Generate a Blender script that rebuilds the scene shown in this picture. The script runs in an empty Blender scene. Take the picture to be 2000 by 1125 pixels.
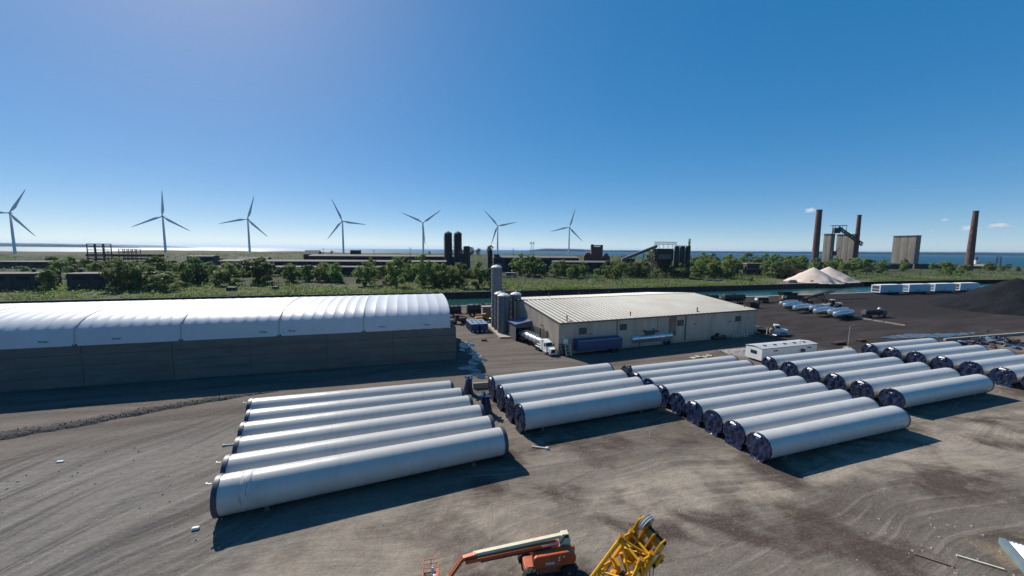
import bpy, bmesh, math, random
from math import sin, cos, pi, radians, tan, atan2, sqrt, hypot
from mathutils import Vector, Matrix, noise

S = bpy.context.scene
COL = S.collection

# ------------------------------------------------------------------ camera
CAM_H = 27.0
cam_data = bpy.data.cameras.new('camera')
cam_data.sensor_width = 36.0
cam_data.sensor_fit = 'HORIZONTAL'
cam_data.lens = 735.0 / 2000.0 * 36.0
cam_data.clip_start = 0.5
cam_data.clip_end = 90000.0
camera = bpy.data.objects.new('camera', cam_data)
COL.objects.link(camera)
_p = math.atan(75.0 / 735.0)
_f = Vector((0, cos(_p), -sin(_p)))
_r = Vector((1, 0, 0))
_u = _r.cross(_f)
_ro = radians(0.5)
_R = _r * cos(_ro) + _u * sin(_ro)
_U = _u * cos(_ro) - _r * sin(_ro)
camera.matrix_world = Matrix(((_R.x, _U.x, -_f.x, 0), (_R.y, _U.y, -_f.y, 0), (_R.z, _U.z, -_f.z, CAM_H), (0, 0, 0, 1)))
S.camera = camera

# ------------------------------------------------------------------ world, sun, exposure
SUN_EL = radians(40.0)
SUN_AZ = radians(-41.0)           # measured from +Y, positive towards +X
world = bpy.data.worlds.new('World')
S.world = world
world.use_nodes = True
wn = world.node_tree.nodes
wl = world.node_tree.links
wn.clear()
sky = wn.new('ShaderNodeTexSky')
sky.sky_type = 'NISHITA'
sky.sun_disc = False
sky.sun_elevation = SUN_EL
sky.sun_rotation = SUN_AZ
sky.altitude = 0.0
sky.air_density = 0.5
sky.dust_density = 0.16
sky.ozone_density = 1.5
bg = wn.new('ShaderNodeBackground')
bg.inputs['Strength'].default_value = 0.147
wo = wn.new('ShaderNodeOutputWorld')
sat = wn.new('ShaderNodeHueSaturation')
sat.inputs['Saturation'].default_value = 2.25
sat.inputs['Hue'].default_value = 0.5
gam = wn.new('ShaderNodeGamma')
gam.inputs['Gamma'].default_value = 0.45
wl.new(sky.outputs[0], gam.inputs['Color'])
wl.new(gam.outputs[0], sat.inputs['Color'])
wl.new(sat.outputs[0], bg.inputs['Color'])
wl.new(bg.outputs[0], wo.inputs['Surface'])

sun_data = bpy.data.lights.new('sun', 'SUN')
sun_data.energy = 3.2
sun_data.angle = radians(0.53)
sun_data.color = (1.0, 0.945, 0.86)
sun = bpy.data.objects.new('sun', sun_data)
COL.objects.link(sun)
_sd = Vector((sin(SUN_AZ) * cos(SUN_EL), cos(SUN_AZ) * cos(SUN_EL), sin(SUN_EL)))
sun.rotation_euler = (-_sd).to_track_quat('-Z', 'Y').to_euler()
sun.location = _sd * 300

S.view_settings.view_transform = 'Standard'
S.view_settings.look = 'None'
S.view_settings.exposure = 1.06
S.view_settings.gamma = 1.0
S.view_settings.use_curve_mapping = False
S.render.engine = 'CYCLES'
S.render.resolution_x = 1024
S.render.resolution_y = 576
S.cycles.max_bounces = 6
S.cycles.transparent_max_bounces = 8
S.cycles.volume_bounces = 6

# ------------------------------------------------------------------ helpers
RNG = random.Random(7)


def ss(a, b, x):
    t = min(1.0, max(0.0, (x - a) / (b - a)))
    return t * t * (3 - 2 * t)


def interp(x, pts):
    if x <= pts[0][0]:
        return pts[0][1]
    for (x0, y0), (x1, y1) in zip(pts, pts[1:]):
        if x <= x1:
            return y0 + (y1 - y0) * (x - x0) / (x1 - x0)
    return pts[-1][1]


def fbm(x, y, s=1.0, o=3):
    v = 0.0
    a = 1.0
    for i in range(o):
        v += a * noise.noise((x * s + 13.1 * i, y * s - 7.7 * i, 3.3 * i))
        s *= 2.1
        a *= 0.5
    return v


class MB:
    """collects faces of one mesh"""
    def __init__(self):
        self.v = []
        self.f = []

    def add(self, vs, fs):
        o = len(self.v)
        self.v += [tuple(p) for p in vs]
        self.f += [tuple(o + i for i in q) for q in fs]
        return self

    def box(self, x0, x1, y0, y1, z0, z1):
        return self.add([(x0, y0, z0), (x1, y0, z0), (x1, y1, z0), (x0, y1, z0), (x0, y0, z1), (x1, y0, z1), (x1, y1, z1), (x0, y1, z1)],
                        [(0, 3, 2, 1), (4, 5, 6, 7), (0, 1, 5, 4), (1, 2, 6, 5), (2, 3, 7, 6), (3, 0, 4, 7)])

    def cbox(self, cx, cy, cz, sx, sy, sz, rz=0.0, ry=0.0):
        m = Matrix.Rotation(rz, 3, 'Z') @ Matrix.Rotation(ry, 3, 'Y')
        vs = []
        for z in (-.5, .5):
            for x, y in ((-.5, -.5), (.5, -.5), (.5, .5), (-.5, .5)):
                q = m @ Vector((x * sx, y * sy, z * sz))
                vs.append((cx + q.x, cy + q.y, cz + q.z))
        return self.add(vs, [(0, 3, 2, 1), (4, 5, 6, 7), (0, 1, 5, 4), (1, 2, 6, 5), (2, 3, 7, 6), (3, 0, 4, 7)])

    def bevbox(self, x0, x1, y0, y1, z0, z1, b):
        """box with chamfered vertical and top edges"""
        def ring(i, z):
            return [(x0 + i + b, y0 + i, z), (x1 - i - b, y0 + i, z), (x1 - i, y0 + i + b, z), (x1 - i, y1 - i - b, z),
                    (x1 - i - b, y1 - i, z), (x0 + i + b, y1 - i, z), (x0 + i, y1 - i - b, z), (x0 + i, y0 + i + b, z)]
        vs = ring(0, z0) + ring(0, z1 - b) + ring(b, z1)
        fs = [tuple(range(7, -1, -1)), tuple(range(16, 24))]
        for r in (0, 8):
            for i in range(8):
                j = (i + 1) % 8
                fs.append((r + i, r + j, r + 8 + j, r + 8 + i))
        return self.add(vs, fs)

    def beam(self, a, b, w, h=None):
        """square bar between two points"""
        h = h or w
        a = Vector(a)
        b = Vector(b)
        d = (b - a)
        if d.length < 1e-6:
            return self
        d.normalize()
        s = d.cross(Vector((0, 0, 1)))
        if s.length < 1e-3:
            s = Vector((1, 0, 0))
        s.normalize()
        t = s.cross(d)
        vs = []
        for p in (a, b):
            for i, j in ((-1, -1), (1, -1), (1, 1), (-1, 1)):
                vs.append(p + s * (i * w / 2) + t * (j * h / 2))
        return self.add(vs, [(0, 3, 2, 1), (4, 5, 6, 7), (0, 1, 5, 4), (1, 2, 6, 5), (2, 3, 7, 6), (3, 0, 4, 7)])

    def tube(self, a, b, r0, r1=None, n=12, caps=True):
        r1 = r0 if r1 is None else r1
        a = Vector(a)
        b = Vector(b)
        d = (b - a).normalized()
        s = d.cross(Vector((0, 0, 1)))
        if s.length < 1e-3:
            s = Vector((1, 0, 0))
        s.normalize()
        t = s.cross(d)
        vs = []
        for p, r in ((a, r0), (b, r1)):
            for i in range(n):
                q = 2 * pi * i / n
                vs.append(p + (s * cos(q) + t * sin(q)) * r)
        fs = [(i, (i + 1) % n, n + (i + 1) % n, n + i) for i in range(n)]
        if caps:
            fs += [tuple(range(n - 1, -1, -1)), tuple(range(n, 2 * n))]
        return self.add(vs, fs)

    def lathe(self, prof, n=24, c=(0, 0, 0), axis='Z'):
        """prof: list of (radius, height)"""
        vs = []
        for r, z in prof:
            for i in range(n):
                q = 2 * pi * i / n
                if axis == 'Z':
                    vs.append((c[0] + r * cos(q), c[1] + r * sin(q), c[2] + z))
                elif axis == 'X':
                    vs.append((c[0] + z, c[1] + r * cos(q), c[2] + r * sin(q)))
                else:
                    vs.append((c[0] + r * sin(q), c[1] + z, c[2] + r * cos(q)))
        fs = []
        for k in range(len(prof) - 1):
            for i in range(n):
                j = (i + 1) % n
                fs.append((k * n + i, k * n + j, (k + 1) * n + j, (k + 1) * n + i))
        if prof[0][0] > 1e-4:
            fs.append(tuple(range(n - 1, -1, -1)))
        if prof[-1][0] > 1e-4:
            fs.append(tuple((len(prof) - 1) * n + i for i in range(n)))
        return self.add(vs, fs)

    def prism(self, poly, z0, z1):
        n = len(poly)
        vs = [(x, y, z0) for x, y in poly] + [(x, y, z1) for x, y in poly]
        fs = [tuple(range(n - 1, -1, -1)), tuple(range(n, 2 * n))] + [(i, (i + 1) % n, n + (i + 1) % n, n + i) for i in range(n)]
        return self.add(vs, fs)

    def extrude_y(self, poly, y0, y1):
        """poly in (x,z) extruded along y"""
        n = len(poly)
        vs = [(x, y0, z) for x, z in poly] + [(x, y1, z) for x, z in poly]
        fs = [tuple(range(n)), tuple(range(2 * n - 1, n - 1, -1))] + [(i, n + i, n + (i + 1) % n, (i + 1) % n) for i in range(n)]
        return self.add(vs, fs)

    def extrude_x(self, poly, x0, x1):
        """poly in (y,z) extruded along x"""
        n = len(poly)
        vs = [(x0, y, z) for y, z in poly] + [(x1, y, z) for y, z in poly]
        fs = [tuple(range(n - 1, -1, -1)), tuple(range(n, 2 * n))] + [(i, (i + 1) % n, n + (i + 1) % n, n + i) for i in range(n)]
        return self.add(vs, fs)

    def grid(self, P):
        """P: rows of points"""
        m = len(P[0])
        vs = [p for r in P for p in r]
        fs = [(i * m + j, i * m + j + 1, (i + 1) * m + j + 1, (i + 1) * m + j) for i in range(len(P) - 1) for j in range(m - 1)]
        return self.add(vs, fs)

    def mesh(self, name, mat, smooth=None):
        me = bpy.data.meshes.new(name)
        me.from_pydata(self.v, [], self.f)
        me.validate()
        bm = bmesh.new()
        bm.from_mesh(me)
        bmesh.ops.recalc_face_normals(bm, faces=bm.faces)
        bm.to_mesh(me)
        bm.free()
        if smooth is not None:
            me.polygons.foreach_set('use_smooth', [True] * len(me.polygons))
            me.set_sharp_from_angle(angle=radians(smooth))
        me.materials.append(mat)
        return me

    def build(self, name, mat, parent=None, smooth=None):
        o = bpy.data.objects.new(name, self.mesh(name, mat, smooth))
        COL.objects.link(o)
        o.parent = parent
        return o


def raw_mesh(name, verts, faces, mat, smooth=False):
    me = bpy.data.meshes.new(name)
    me.from_pydata(verts, [], faces)
    if smooth:
        me.polygons.foreach_set('use_smooth', [True] * len(me.polygons))
    me.materials.append(mat)
    return me


def mobj(name, me, parent=None, loc=None, rz=None):
    o = bpy.data.objects.new(name, me)
    COL.objects.link(o)
    o.parent = parent
    if loc is not None:
        o.location = loc
    if rz is not None:
        o.rotation_euler = (0, 0, rz)
    return o


def tag(o, label, cat, group=None):
    o['label'] = label
    o['category'] = cat
    if group:
        o['group'] = group
    return o


def thing(name, label, cat, loc=(0, 0, 0), rz=0.0, group=None):
    o = bpy.data.objects.new(name, None)
    o.empty_display_size = 0.5
    COL.objects.link(o)
    o.location = loc
    o.rotation_euler = (0, 0, rz)
    return tag(o, label, cat, group)


def struct(o, kind='structure'):
    o['kind'] = kind
    return o


def copy_tree(o, parent=None):
    c = o.copy()
    COL.objects.link(c)
    c.parent = parent
    for ch in o.children:
        copy_tree(ch, c)
    return c


def dup(root, loc, rz, label, group=None, scale=None):
    kids = list(root.children)
    c = root.copy()
    COL.objects.link(c)
    for ch in kids:
        copy_tree(ch, c)
    c.location = loc
    c.rotation_euler = (0, 0, rz)
    if scale:
        c.scale = scale
    c['label'] = label
    if group:
        c['group'] = group
    return c


# ------------------------------------------------------------------ materials
def mat(name, col, rough=0.7, metal=0.0, col2=None, scale=0.5, amount=0.6, bump=0.0, bscale=3.0, stretch=(1, 1, 1), spec=0.4, world_co=False, detail=5.0, coat=0.0, contrast=(0.35, 0.65)):
    m = bpy.data.materials.new(name)
    m.use_nodes = True
    nt = m.node_tree
    n = nt.nodes
    l = nt.links
    b = n['Principled BSDF']
    b.inputs['Base Color'].default_value = (*col, 1)
    b.inputs['Roughness'].default_value = rough
    b.inputs['Metallic'].default_value = metal
    b.inputs['Specular IOR Level'].default_value = spec
    if coat:
        b.inputs['Coat Weight'].default_value = coat
        b.inputs['Coat Roughness'].default_value = 0.15
    if col2 is not None or bump:
        if world_co:
            g = n.new('ShaderNodeNewGeometry')
            src = g.outputs['Position']
        else:
            tc = n.new('ShaderNodeTexCoord')
            src = tc.outputs['Object']
        mp = n.new('ShaderNodeMapping')
        mp.inputs['Scale'].default_value = stretch
        l.new(src, mp.inputs['Vector'])
    if col2 is not None:
        nz = n.new('ShaderNodeTexNoise')
        nz.inputs['Scale'].default_value = scale
        nz.inputs['Detail'].default_value = detail
        nz.inputs['Roughness'].default_value = 0.6
        l.new(mp.outputs[0], nz.inputs['Vector'])
        mr = n.new('ShaderNodeMapRange')
        mr.inputs['From Min'].default_value = contrast[0]
        mr.inputs['From Max'].default_value = contrast[1]
        mr.inputs['To Max'].default_value = amount
        l.new(nz.outputs['Fac'], mr.inputs['Value'])
        mx = n.new('ShaderNodeMix')
        mx.data_type = 'RGBA'
        mx.inputs['A'].default_value = (*col, 1)
        mx.inputs['B'].default_value = (*col2, 1)
        l.new(mr.outputs[0], mx.inputs['Factor'])
        l.new(mx.outputs['Result'], b.inputs['Base Color'])
    if bump:
        nb = n.new('ShaderNodeTexNoise')
        nb.inputs['Scale'].default_value = bscale
        nb.inputs['Detail'].default_value = 6.0
        l.new(mp.outputs[0], nb.inputs['Vector'])
        bp = n.new('ShaderNodeBump')
        bp.inputs['Strength'].default_value = 1.0
        bp.inputs['Distance'].default_value = bump
        l.new(nb.outputs['Fac'], bp.inputs['Height'])
        l.new(bp.outputs[0], b.inputs['Normal'])
    return m


class NT:
    """small node-graph helper"""
    def __init__(self, name):
        self.m = bpy.data.materials.new(name)
        self.m.use_nodes = True
        self.t = self.m.node_tree
        self.b = self.t.nodes['Principled BSDF']
        self.out = self.t.nodes['Material Output']
        self.pos = self.t.nodes.new('ShaderNodeNewGeometry').outputs['Position']

    def map(self, src, scale=(1, 1, 1), rz=0.0, loc=(0, 0, 0)):
        a = self.t.nodes.new('ShaderNodeMapping')
        a.vector_type = 'POINT'
        a.inputs['Scale'].default_value = (1, 1, 1)
        a.inputs['Rotation'].default_value = (0, 0, rz)
        a.inputs['Location'].default_value = loc
        self.t.links.new(src, a.inputs['Vector'])
        b = self.t.nodes.new('ShaderNodeMapping')
        b.inputs['Scale'].default_value = scale
        self.t.links.new(a.outputs[0], b.inputs['Vector'])
        return b.outputs[0]

    def noise(self, src, scale, detail=5, rough=0.55, dist=0.0):
        a = self.t.nodes.new('ShaderNodeTexNoise')
        a.inputs['Scale'].default_value = scale
        a.inputs['Detail'].default_value = detail
        a.inputs['Roughness'].default_value = rough
        a.inputs['Distortion'].default_value = dist
        self.t.links.new(src, a.inputs['Vector'])
        return a.outputs['Fac']

    def warp(self, src, scale, amount):
        a = self.t.nodes.new('ShaderNodeTexNoise')
        a.inputs['Scale'].default_value = scale
        a.inputs['Detail'].default_value = 2
        self.t.links.new(src, a.inputs['Vector'])
        v = self.t.nodes.new('ShaderNodeVectorMath')
        v.operation = 'MULTIPLY_ADD'
        v.inputs[1].default_value = (amount, amount, 0)
        self.t.links.new(a.outputs['Color'], v.inputs[0])
        self.t.links.new(src, v.inputs[2])
        return v.outputs[0]

    def voro(self, src, scale, feature='F1', out='Distance'):
        a = self.t.nodes.new('ShaderNodeTexVoronoi')
        a.feature = feature
        a.inputs['Scale'].default_value = scale
        self.t.links.new(src, a.inputs['Vector'])
        return a.outputs[out]

    def wave(self, src, scale, typ='BANDS', dist=2.0, dscale=1.0, direction='Y'):
        a = self.t.nodes.new('ShaderNodeTexWave')
        a.wave_type = typ
        if typ == 'BANDS':
            a.bands_direction = direction
        else:
            a.rings_direction = 'Z'
        a.inputs['Scale'].default_value = scale
        a.inputs['Distortion'].default_value = dist
        a.inputs['Detail'].default_value = 4
        a.inputs['Detail Scale'].default_value = dscale
        self.t.links.new(src, a.inputs['Vector'])
        return a.outputs['Fac']

    def rng(self, v, a, b, c=0.0, d=1.0, smooth=False):
        q = self.t.nodes.new('ShaderNodeMapRange')
        if smooth:
            q.interpolation_type = 'SMOOTHSTEP'
        for k, x in zip(('From Min', 'From Max', 'To Min', 'To Max'), (a, b, c, d)):
            q.inputs[k].default_value = x
        self.t.links.new(v, q.inputs['Value'])
        return q.outputs[0]

    def math(self, op, a, b):
        q = self.t.nodes.new('ShaderNodeMath')
        q.operation = op
        for i, x in enumerate((a, b)):
            if isinstance(x, (int, float)):
                q.inputs[i].default_value = x
            else:
                self.t.links.new(x, q.inputs[i])
        return q.outputs[0]

    def mix(self, fac, a, b, blend='MIX'):
        q = self.t.nodes.new('ShaderNodeMix')
        q.data_type = 'RGBA'
        q.blend_type = blend
        if isinstance(fac, (int, float)):
            q.inputs['Factor'].default_value = fac
        else:
            self.t.links.new(fac, q.inputs['Factor'])
        for k, x in (('A', a), ('B', b)):
            if isinstance(x, tuple):
                q.inputs[k].default_value = (*x, 1)
            else:
                self.t.links.new(x, q.inputs[k])
        return q.outputs['Result']

    def sep(self, v):
        q = self.t.nodes.new('ShaderNodeSeparateXYZ')
        self.t.links.new(v, q.inputs[0])
        return q.outputs

    def bump(self, h, dist, prev=None):
        q = self.t.nodes.new('ShaderNodeBump')
        q.inputs['Distance'].default_value = dist
        self.t.links.new(h, q.inputs['Height'])
        if prev is not None:
            self.t.links.new(prev, q.inputs['Normal'])
        return q.outputs[0]

    def set(self, k, v):
        if hasattr(v, 'default_value'):
            self.t.links.new(v, self.b.inputs[k])
        elif isinstance(v, tuple):
            self.b.inputs[k].default_value = (*v, 1)
        else:
            self.b.inputs[k].default_value = v

# ================================================================== SETTING
FAR_PTS = [(-2200, -250), (-600, 75), (-233, 170), (-137, 199), (-31, 224), (69, 254), (200, 294), (309, 331), (360, 345), (473, 372), (700, 420), (1200, 520), (2200, 700)]
NEAR_PTS = [(-2200, -390), (-600, 20), (-29, 175), (-11, 183), (116, 217), (157, 229), (198, 241), (245, 256), (330, 280), (420, 303), (600, 350), (1200, 470), (2200, 640)]
WATER_Z = -2.3


def far_edge(x):
    return interp(x, FAR_PTS)


def near_edge(x):
    return interp(x, NEAR_PTS)


def land_z(x, y):
    """height of the land beyond the canal"""
    t = x / max(y, 1.0)
    L = (1 - ss(.12, .55, t)) * (1 - .55 * ss(.92, 1.18, -t)) * (1 - .22 * ss(-.56, -.44, t))
    z = 1.2 + 1.5 * ss(0, 120, y - far_edge(x)) * (1 - ss(.4, .9, t)) + 12.8 * L * ss(480, 860, y)
    z += L * ss(600, 860, y) * 2.0 * fbm(x, y, .006)
    shore = interp(t, [(-2, 1150), (.3, 1150), (.55, 1010), (.8, 860), (1.0, 800), (1.3, 745), (1.7, 700)])
    shore += 25 * fbm(x, 0, .01)
    return z - (z + 6) * ss(shore, shore + 60, y)


# ---- yard ground (near side of the canal)
def yard_material():
    k = NT('yard_dirt')
    warp = k.warp(k.pos, .028, 16.0)
    warp2 = k.warp(k.pos, .11, 4.0)
    r = k.map(k.pos, rz=radians(-20))
    rw = k.map(warp, rz=radians(-18))
    rx, ry, rz_ = k.sep(r)
    big = k.noise(k.pos, .032, 5, .55)
    mid = k.noise(warp2, .17, 6, .6)
    grit = k.noise(k.pos, 1.3, 8, .72)
    fine = k.noise(k.pos, 4.5, 6, .7)
    st = k.noise(k.map(rw, scale=(.03, .26, 1)), 1.0, 6, .58)
    st2 = k.noise(k.map(rw, scale=(.05, 1.25, 1)), 1.0, 5, .6)
    st3 = k.noise(k.map(k.map(k.pos, rz=radians(-33)), scale=(.05, .9, 1)), 1.0, 5, .6, .5)
    wob = k.math('MULTIPLY', k.math('SUBTRACT', big, .5), 30.0)
    col = k.mix(k.rng(big, .40, .60), (.112, .094, .078), (.188, .159, .130))
    col = k.mix(k.rng(st, .44, .66, 0, .55), col, (.100, .086, .075))
    col = k.mix(k.rng(st2, .53, .68, 0, .50), col, (.30, .262, .220))
    col = k.mix(k.rng(st3, .56, .68, 0, .48), col, (.080, .069, .061))
    # pale travelled lane across the foreground
    off = k.math('ADD', k.math('ADD', ry, k.math('MULTIPLY', rx, .085)), k.math('MULTIPLY', wob, .35))
    lane = k.rng(k.math('ABSOLUTE', k.math('SUBTRACT', off, 33.0), 0), 2.0, 9.0, 1, 0, True)
    lane = k.math('MULTIPLY', lane, k.rng(k.math('ADD', st, mid), .85, 1.15))
    col = k.mix(k.math('MULTIPLY', lane, .85), col, (.315, .267, .210))
    # damp reddish-brown stains with soft edges on the right, ochre ones here and there
    blot = k.noise(k.map(warp2, scale=(1, 1.5, 1), loc=(31, 7, 0)), .085, 6, .62)
    right = k.rng(rx, -6, 14, .25, 1, True)
    col = k.mix(k.math('MULTIPLY', k.rng(blot, .49, .62, 0, .95), right), col, (.066, .048, .040))
    och = k.noise(k.map(k.pos, loc=(-80, 40, 0)), .12, 5, .6)
    col = k.mix(k.rng(och, .60, .74, 0, .6), col, (.25, .185, .115))
    # grey turning area on the left with curving wheel tracks
    left = k.rng(k.math('ADD', rx, k.math('MULTIPLY', wob, .5)), 0, -22, 0, 1, True)
    cw = k.map(k.warp(k.pos, .018, 30.0), rz=radians(-78))
    s3 = k.noise(k.map(cw, scale=(.03, .42, 1)), 1.0, 6, .6)
    s4 = k.noise(k.map(cw, scale=(.05, 1.7, 1)), 1.0, 5, .6)
    grey = k.mix(k.rng(s3, .42, .60), (.180, .166, .150), (.072, .067, .064))
    grey = k.mix(k.rng(s4, .54, .66, 0, .65), grey, (.26, .242, .222))
    grey = k.mix(k.rng(mid, .56, .72, 0, .5), grey, (.10, .092, .088))
    col = k.mix(k.math('MULTIPLY', left, .85), col, grey)
    # dark working strip along the sheds
    band = k.rng(k.math('ADD', ry, wob), 57, 74, 0, 1, True)
    strip = k.mix(k.rng(st, .35, .68), (.078, .067, .059), (.160, .138, .120))
    strip = k.mix(k.rng(mid, .50, .68, 0, .6), strip, (.125, .088, .066))
    strip = k.mix(k.rng(st2, .58, .74, 0, .5), strip, (.24, .21, .185))
    col = k.mix(k.math('MULTIPLY', band, .9), col, strip)
    # asphalt of the right yard, black dust round the coal
    asp = k.rng(k.math('ADD', rx, k.math('MULTIPLY', wob, .35)), 108, 122, 0, 1, True)
    asp = k.math('MULTIPLY', asp, k.rng(ry, 55, 64, 0, 1, True))
    aspc = k.mix(k.rng(k.noise(k.map(rw, scale=(.035, .22, 1)), 1.0, 6, .6), .36, .66), (.022, .018, .018), (.046, .038, .036))
    col = k.mix(asp, col, aspc)
    coal = k.rng(k.math('ADD', k.math('SUBTRACT', rx, k.math('MULTIPLY', ry, .15)), wob), 178, 228, 0, 1, True)
    col = k.mix(k.math('MULTIPLY', coal, k.rng(ry, 75, 95, 0, .8, True)), col, (.016, .014, .015))
    # grain
    col = k.mix(k.rng(grit, .45, .66, 0, .42), col, k.mix(.5, col, (.03, .027, .025)))
    col = k.mix(k.rng(fine, .52, .72, 0, .42), col, k.mix(.5, col, (.5, .46, .40)))
    v = k.voro(k.pos, 1.6)
    sp = k.math('MULTIPLY', k.rng(v, .04, .13, 1, 0), k.rng(k.noise(k.pos, .5, 4), .57, .66))
    col = k.mix(k.math('MULTIPLY', sp, .75), col, (.48, .45, .41))
    k.set('Base Color', col)
    k.set('Roughness', .95)
    k.set('Specular IOR Level', .06)
    h = k.math('ADD', k.math('MULTIPLY', fine, .2), k.math('ADD', k.math('MULTIPLY', st2, .5), k.math('MULTIPLY', mid, .6)))
    k.set('Normal', k.bump(h, .22, k.bump(grit, .12)))
    return k.m


M_YARD = yard_material()
xs = [-900, -600, -400, -300] + [-240 + 4 * i for i in range(0, 151)] + [400, 500, 700, 1200]
rows = []
NY = 64
for i in range(NY + 1):
    row = []
    for x in xs:
        y1 = near_edge(x)
        y0 = min(-150.0, y1 - 300)
        s = i / NY
        y = y0 + (y1 - y0) * (1 - (1 - s) ** 1.4)
        z = 0.0
        if -95 < x < 130 and 15 < y < 130:
            z = .06 * fbm(x, y, .08)
        row.append((x, y, z))
    rows.append(row)
g = MB().grid(rows).build('yard_ground', M_YARD, smooth=60)
struct(g)

# ---- quay walls of the canal
M_QUAY = mat('quay_concrete', (.28, .25, .22), .9, col2=(.14, .125, .11), scale=.4, world_co=True, bump=.05)
M_PILE = mat('sheet_pile_rust', (.045, .036, .032), .85, col2=(.02, .017, .018), scale=.5, world_co=True, stretch=(1, 1, .3))
nw = MB()
fw = MB()
cap = MB()
xx = [-900, -600, -400] + list(range(-300, 700, 4)) + [900, 1200, 2200]
P0, P1, P2 = [], [], []
for i, x in enumerate(xx):
    y = near_edge(x)
    P0.append((x, y, -.002)); P1.append((x, y + .25, -3.2))
nw.grid([P0, P1])
Q = MB()
Q.grid([[(x, near_edge(x) - 2.2, .012) for x in xx], [(x, near_edge(x) - 2.2, .28) for x in xx], [(x, near_edge(x) + .3, .28) for x in xx], [(x, near_edge(x) + .3, -3.2) for x in xx]])
struct(Q.build('near_quay', M_QUAY))
A, B_ = [], []
xp = [x * 0.8 for x in range(-420, 390)]
for i, x in enumerate(xp):
    o = (.28 if (i // 2) % 2 else 0)
    A.append((x, far_edge(x) - o, 1.42)); B_.append((x, far_edge(x) - o, -3.2))
fw.grid([A, B_])
ca = [(x, far_edge(x) - .45, 1.44) for x in xp[::4]]
fw.grid([[(p[0], p[1], 1.1) for p in ca], ca, [(p[0], p[1] + .8, 1.44) for p in ca]])
struct(fw.build('far_quay_wall', M_PILE))

# ---- land beyond the canal
def land_material():
    k = NT('scrub_land')
    a = k.noise(k.pos, .016, 6, .6)
    st = k.map(k.map(k.pos, rz=radians(-15)), scale=(.02, .13, .1))
    s1 = k.noise(st, 1.0, 7, .65, .6)
    f = k.noise(k.pos, .55, 7, .7)
    col = k.mix(k.rng(s1, .35, .62), (.050, .062, .025), (.098, .096, .045))
    col = k.mix(k.rng(a, .48, .66, 0, .7), col, (.165, .145, .080))
    col = k.mix(k.rng(f, .42, .68, 0, .75), col, (.028, .045, .016))
    col = k.mix(k.rng(s1, .66, .76, 0, .7), col, (.19, .155, .115))
    sx, sy, sz = k.sep(k.pos)
    up = k.rng(k.math('ADD', sz, k.math('MULTIPLY', s1, 6)), 8, 15)
    col = k.mix(k.math('MULTIPLY', up, .75), col, k.mix(k.rng(f, .38, .62), (.026, .034, .016), (.070, .070, .032)))
    # behind the meadow the old works stand on dark slag and scrub
    d15 = k.sep(k.map(k.pos, rz=radians(-15)))
    wb = k.math('MULTIPLY', k.math('SUBTRACT', k.noise(k.pos, .03, 5), .5), 60.0)
    dk = k.math('MULTIPLY', k.rng(k.math('ADD', d15[1], wb), 276, 306, 0, 1, True), k.rng(k.math('ADD', sz, k.math('MULTIPLY', s1, 6)), 8, 14, 1, 0, True))
    dk = k.math('MULTIPLY', dk, k.rng(d15[0], 330, 420, 1, .25, True))
    slag = k.mix(k.rng(f, .38, .62), (.018, .022, .014), (.042, .046, .027))
    slag = k.mix(k.rng(s1, .62, .72, 0, .6), slag, (.09, .080, .066))
    col = k.mix(k.math('MULTIPLY', dk, .9), col, slag)
    # bare slag apron round the salt piles
    r = k.map(k.pos, rz=radians(-17))
    rx, ry, rz_ = k.sep(r)
    wob = k.math('MULTIPLY', k.math('SUBTRACT', k.noise(k.pos, .05, 5), .5), 34.0)
    ap = k.math('MULTIPLY', k.rng(k.math('ADD', rx, wob), 232, 262, 0, 1, True), k.rng(k.math('ADD', rx, wob), 395, 412, 1, 0, True))
    ap = k.math('MULTIPLY', ap, k.rng(k.math('ADD', ry, wob), 262, 240, 0, 1, True))
    col = k.mix(ap, col, k.mix(k.rng(f, .35, .65), (.11, .092, .075), (.19, .165, .14)))
    k.set('Base Color', col)
    k.set('Roughness', .95)
    k.set('Specular IOR Level', .15)
    k.set('Normal', k.bump(k.math('ADD', f, k.math('MULTIPLY', s1, 2)), .7))
    return k.m


M_LAND = land_material()
xs = [-2200, -1900] + [-1700 + 14 * i for i in range(0, 240)] + [1800, 2200]
rows = []
NR = 110
for i in range(NR + 1):
    row = []
    for x in xs:
        y0 = far_edge(x) + .3
        s = (i / NR) ** 1.35
        y = y0 + (1330 - y0) * s
        z = land_z(x, y)
        if i > 2:
            z += .35 * fbm(x, y, .05)
        else:
            z = 1.36
        row.append((x, y, z))
    rows.append(row)
struct(MB().grid(rows).build('far_land', M_LAND, smooth=80))

# ---- water
def water_material(name, deep, rough, bumps, spec=.5):
    k = NT(name)
    k.set('Base Color', deep)
    k.set('Roughness', rough)
    k.set('IOR', 1.33)
    k.set('Specular IOR Level', spec)
    nrm = None
    for sc, d, stx in bumps:
        nrm = k.bump(k.noise(k.map(k.pos, scale=(stx, 1, 1), rz=radians(25)), sc, 3, .5), d, nrm)
    if nrm is not None:
        k.set('Normal', nrm)
    return k.m


M_LAKE = water_material('lake_water', (.003, .042, .070), .46, [(.05, .9, .5), (.012, 2.0, .4)])
M_CANAL = water_material('canal_water', (.010, .055, .050), .19, [(.35, .05, .7)])
struct(MB().add([(-42000, -3000, WATER_Z), (42000, -3000, WATER_Z), (42000, 40000, WATER_Z), (-42000, 40000, WATER_Z)], [(0, 1, 2, 3)]).build('lake', M_LAKE))
xs = list(range(-900, 1201, 20))
struct(MB().grid([[(x, near_edge(x) - 2, WATER_Z + .02) for x in xs], [(x, far_edge(x) + 2, WATER_Z + .02) for x in xs]]).build('canal', M_CANAL))

# ---- far shores across the lake
M_SHORE = mat('distant_woods', (.030, .052, .040), .95, col2=(.055, .075, .05), scale=.004, world_co=True)


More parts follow.
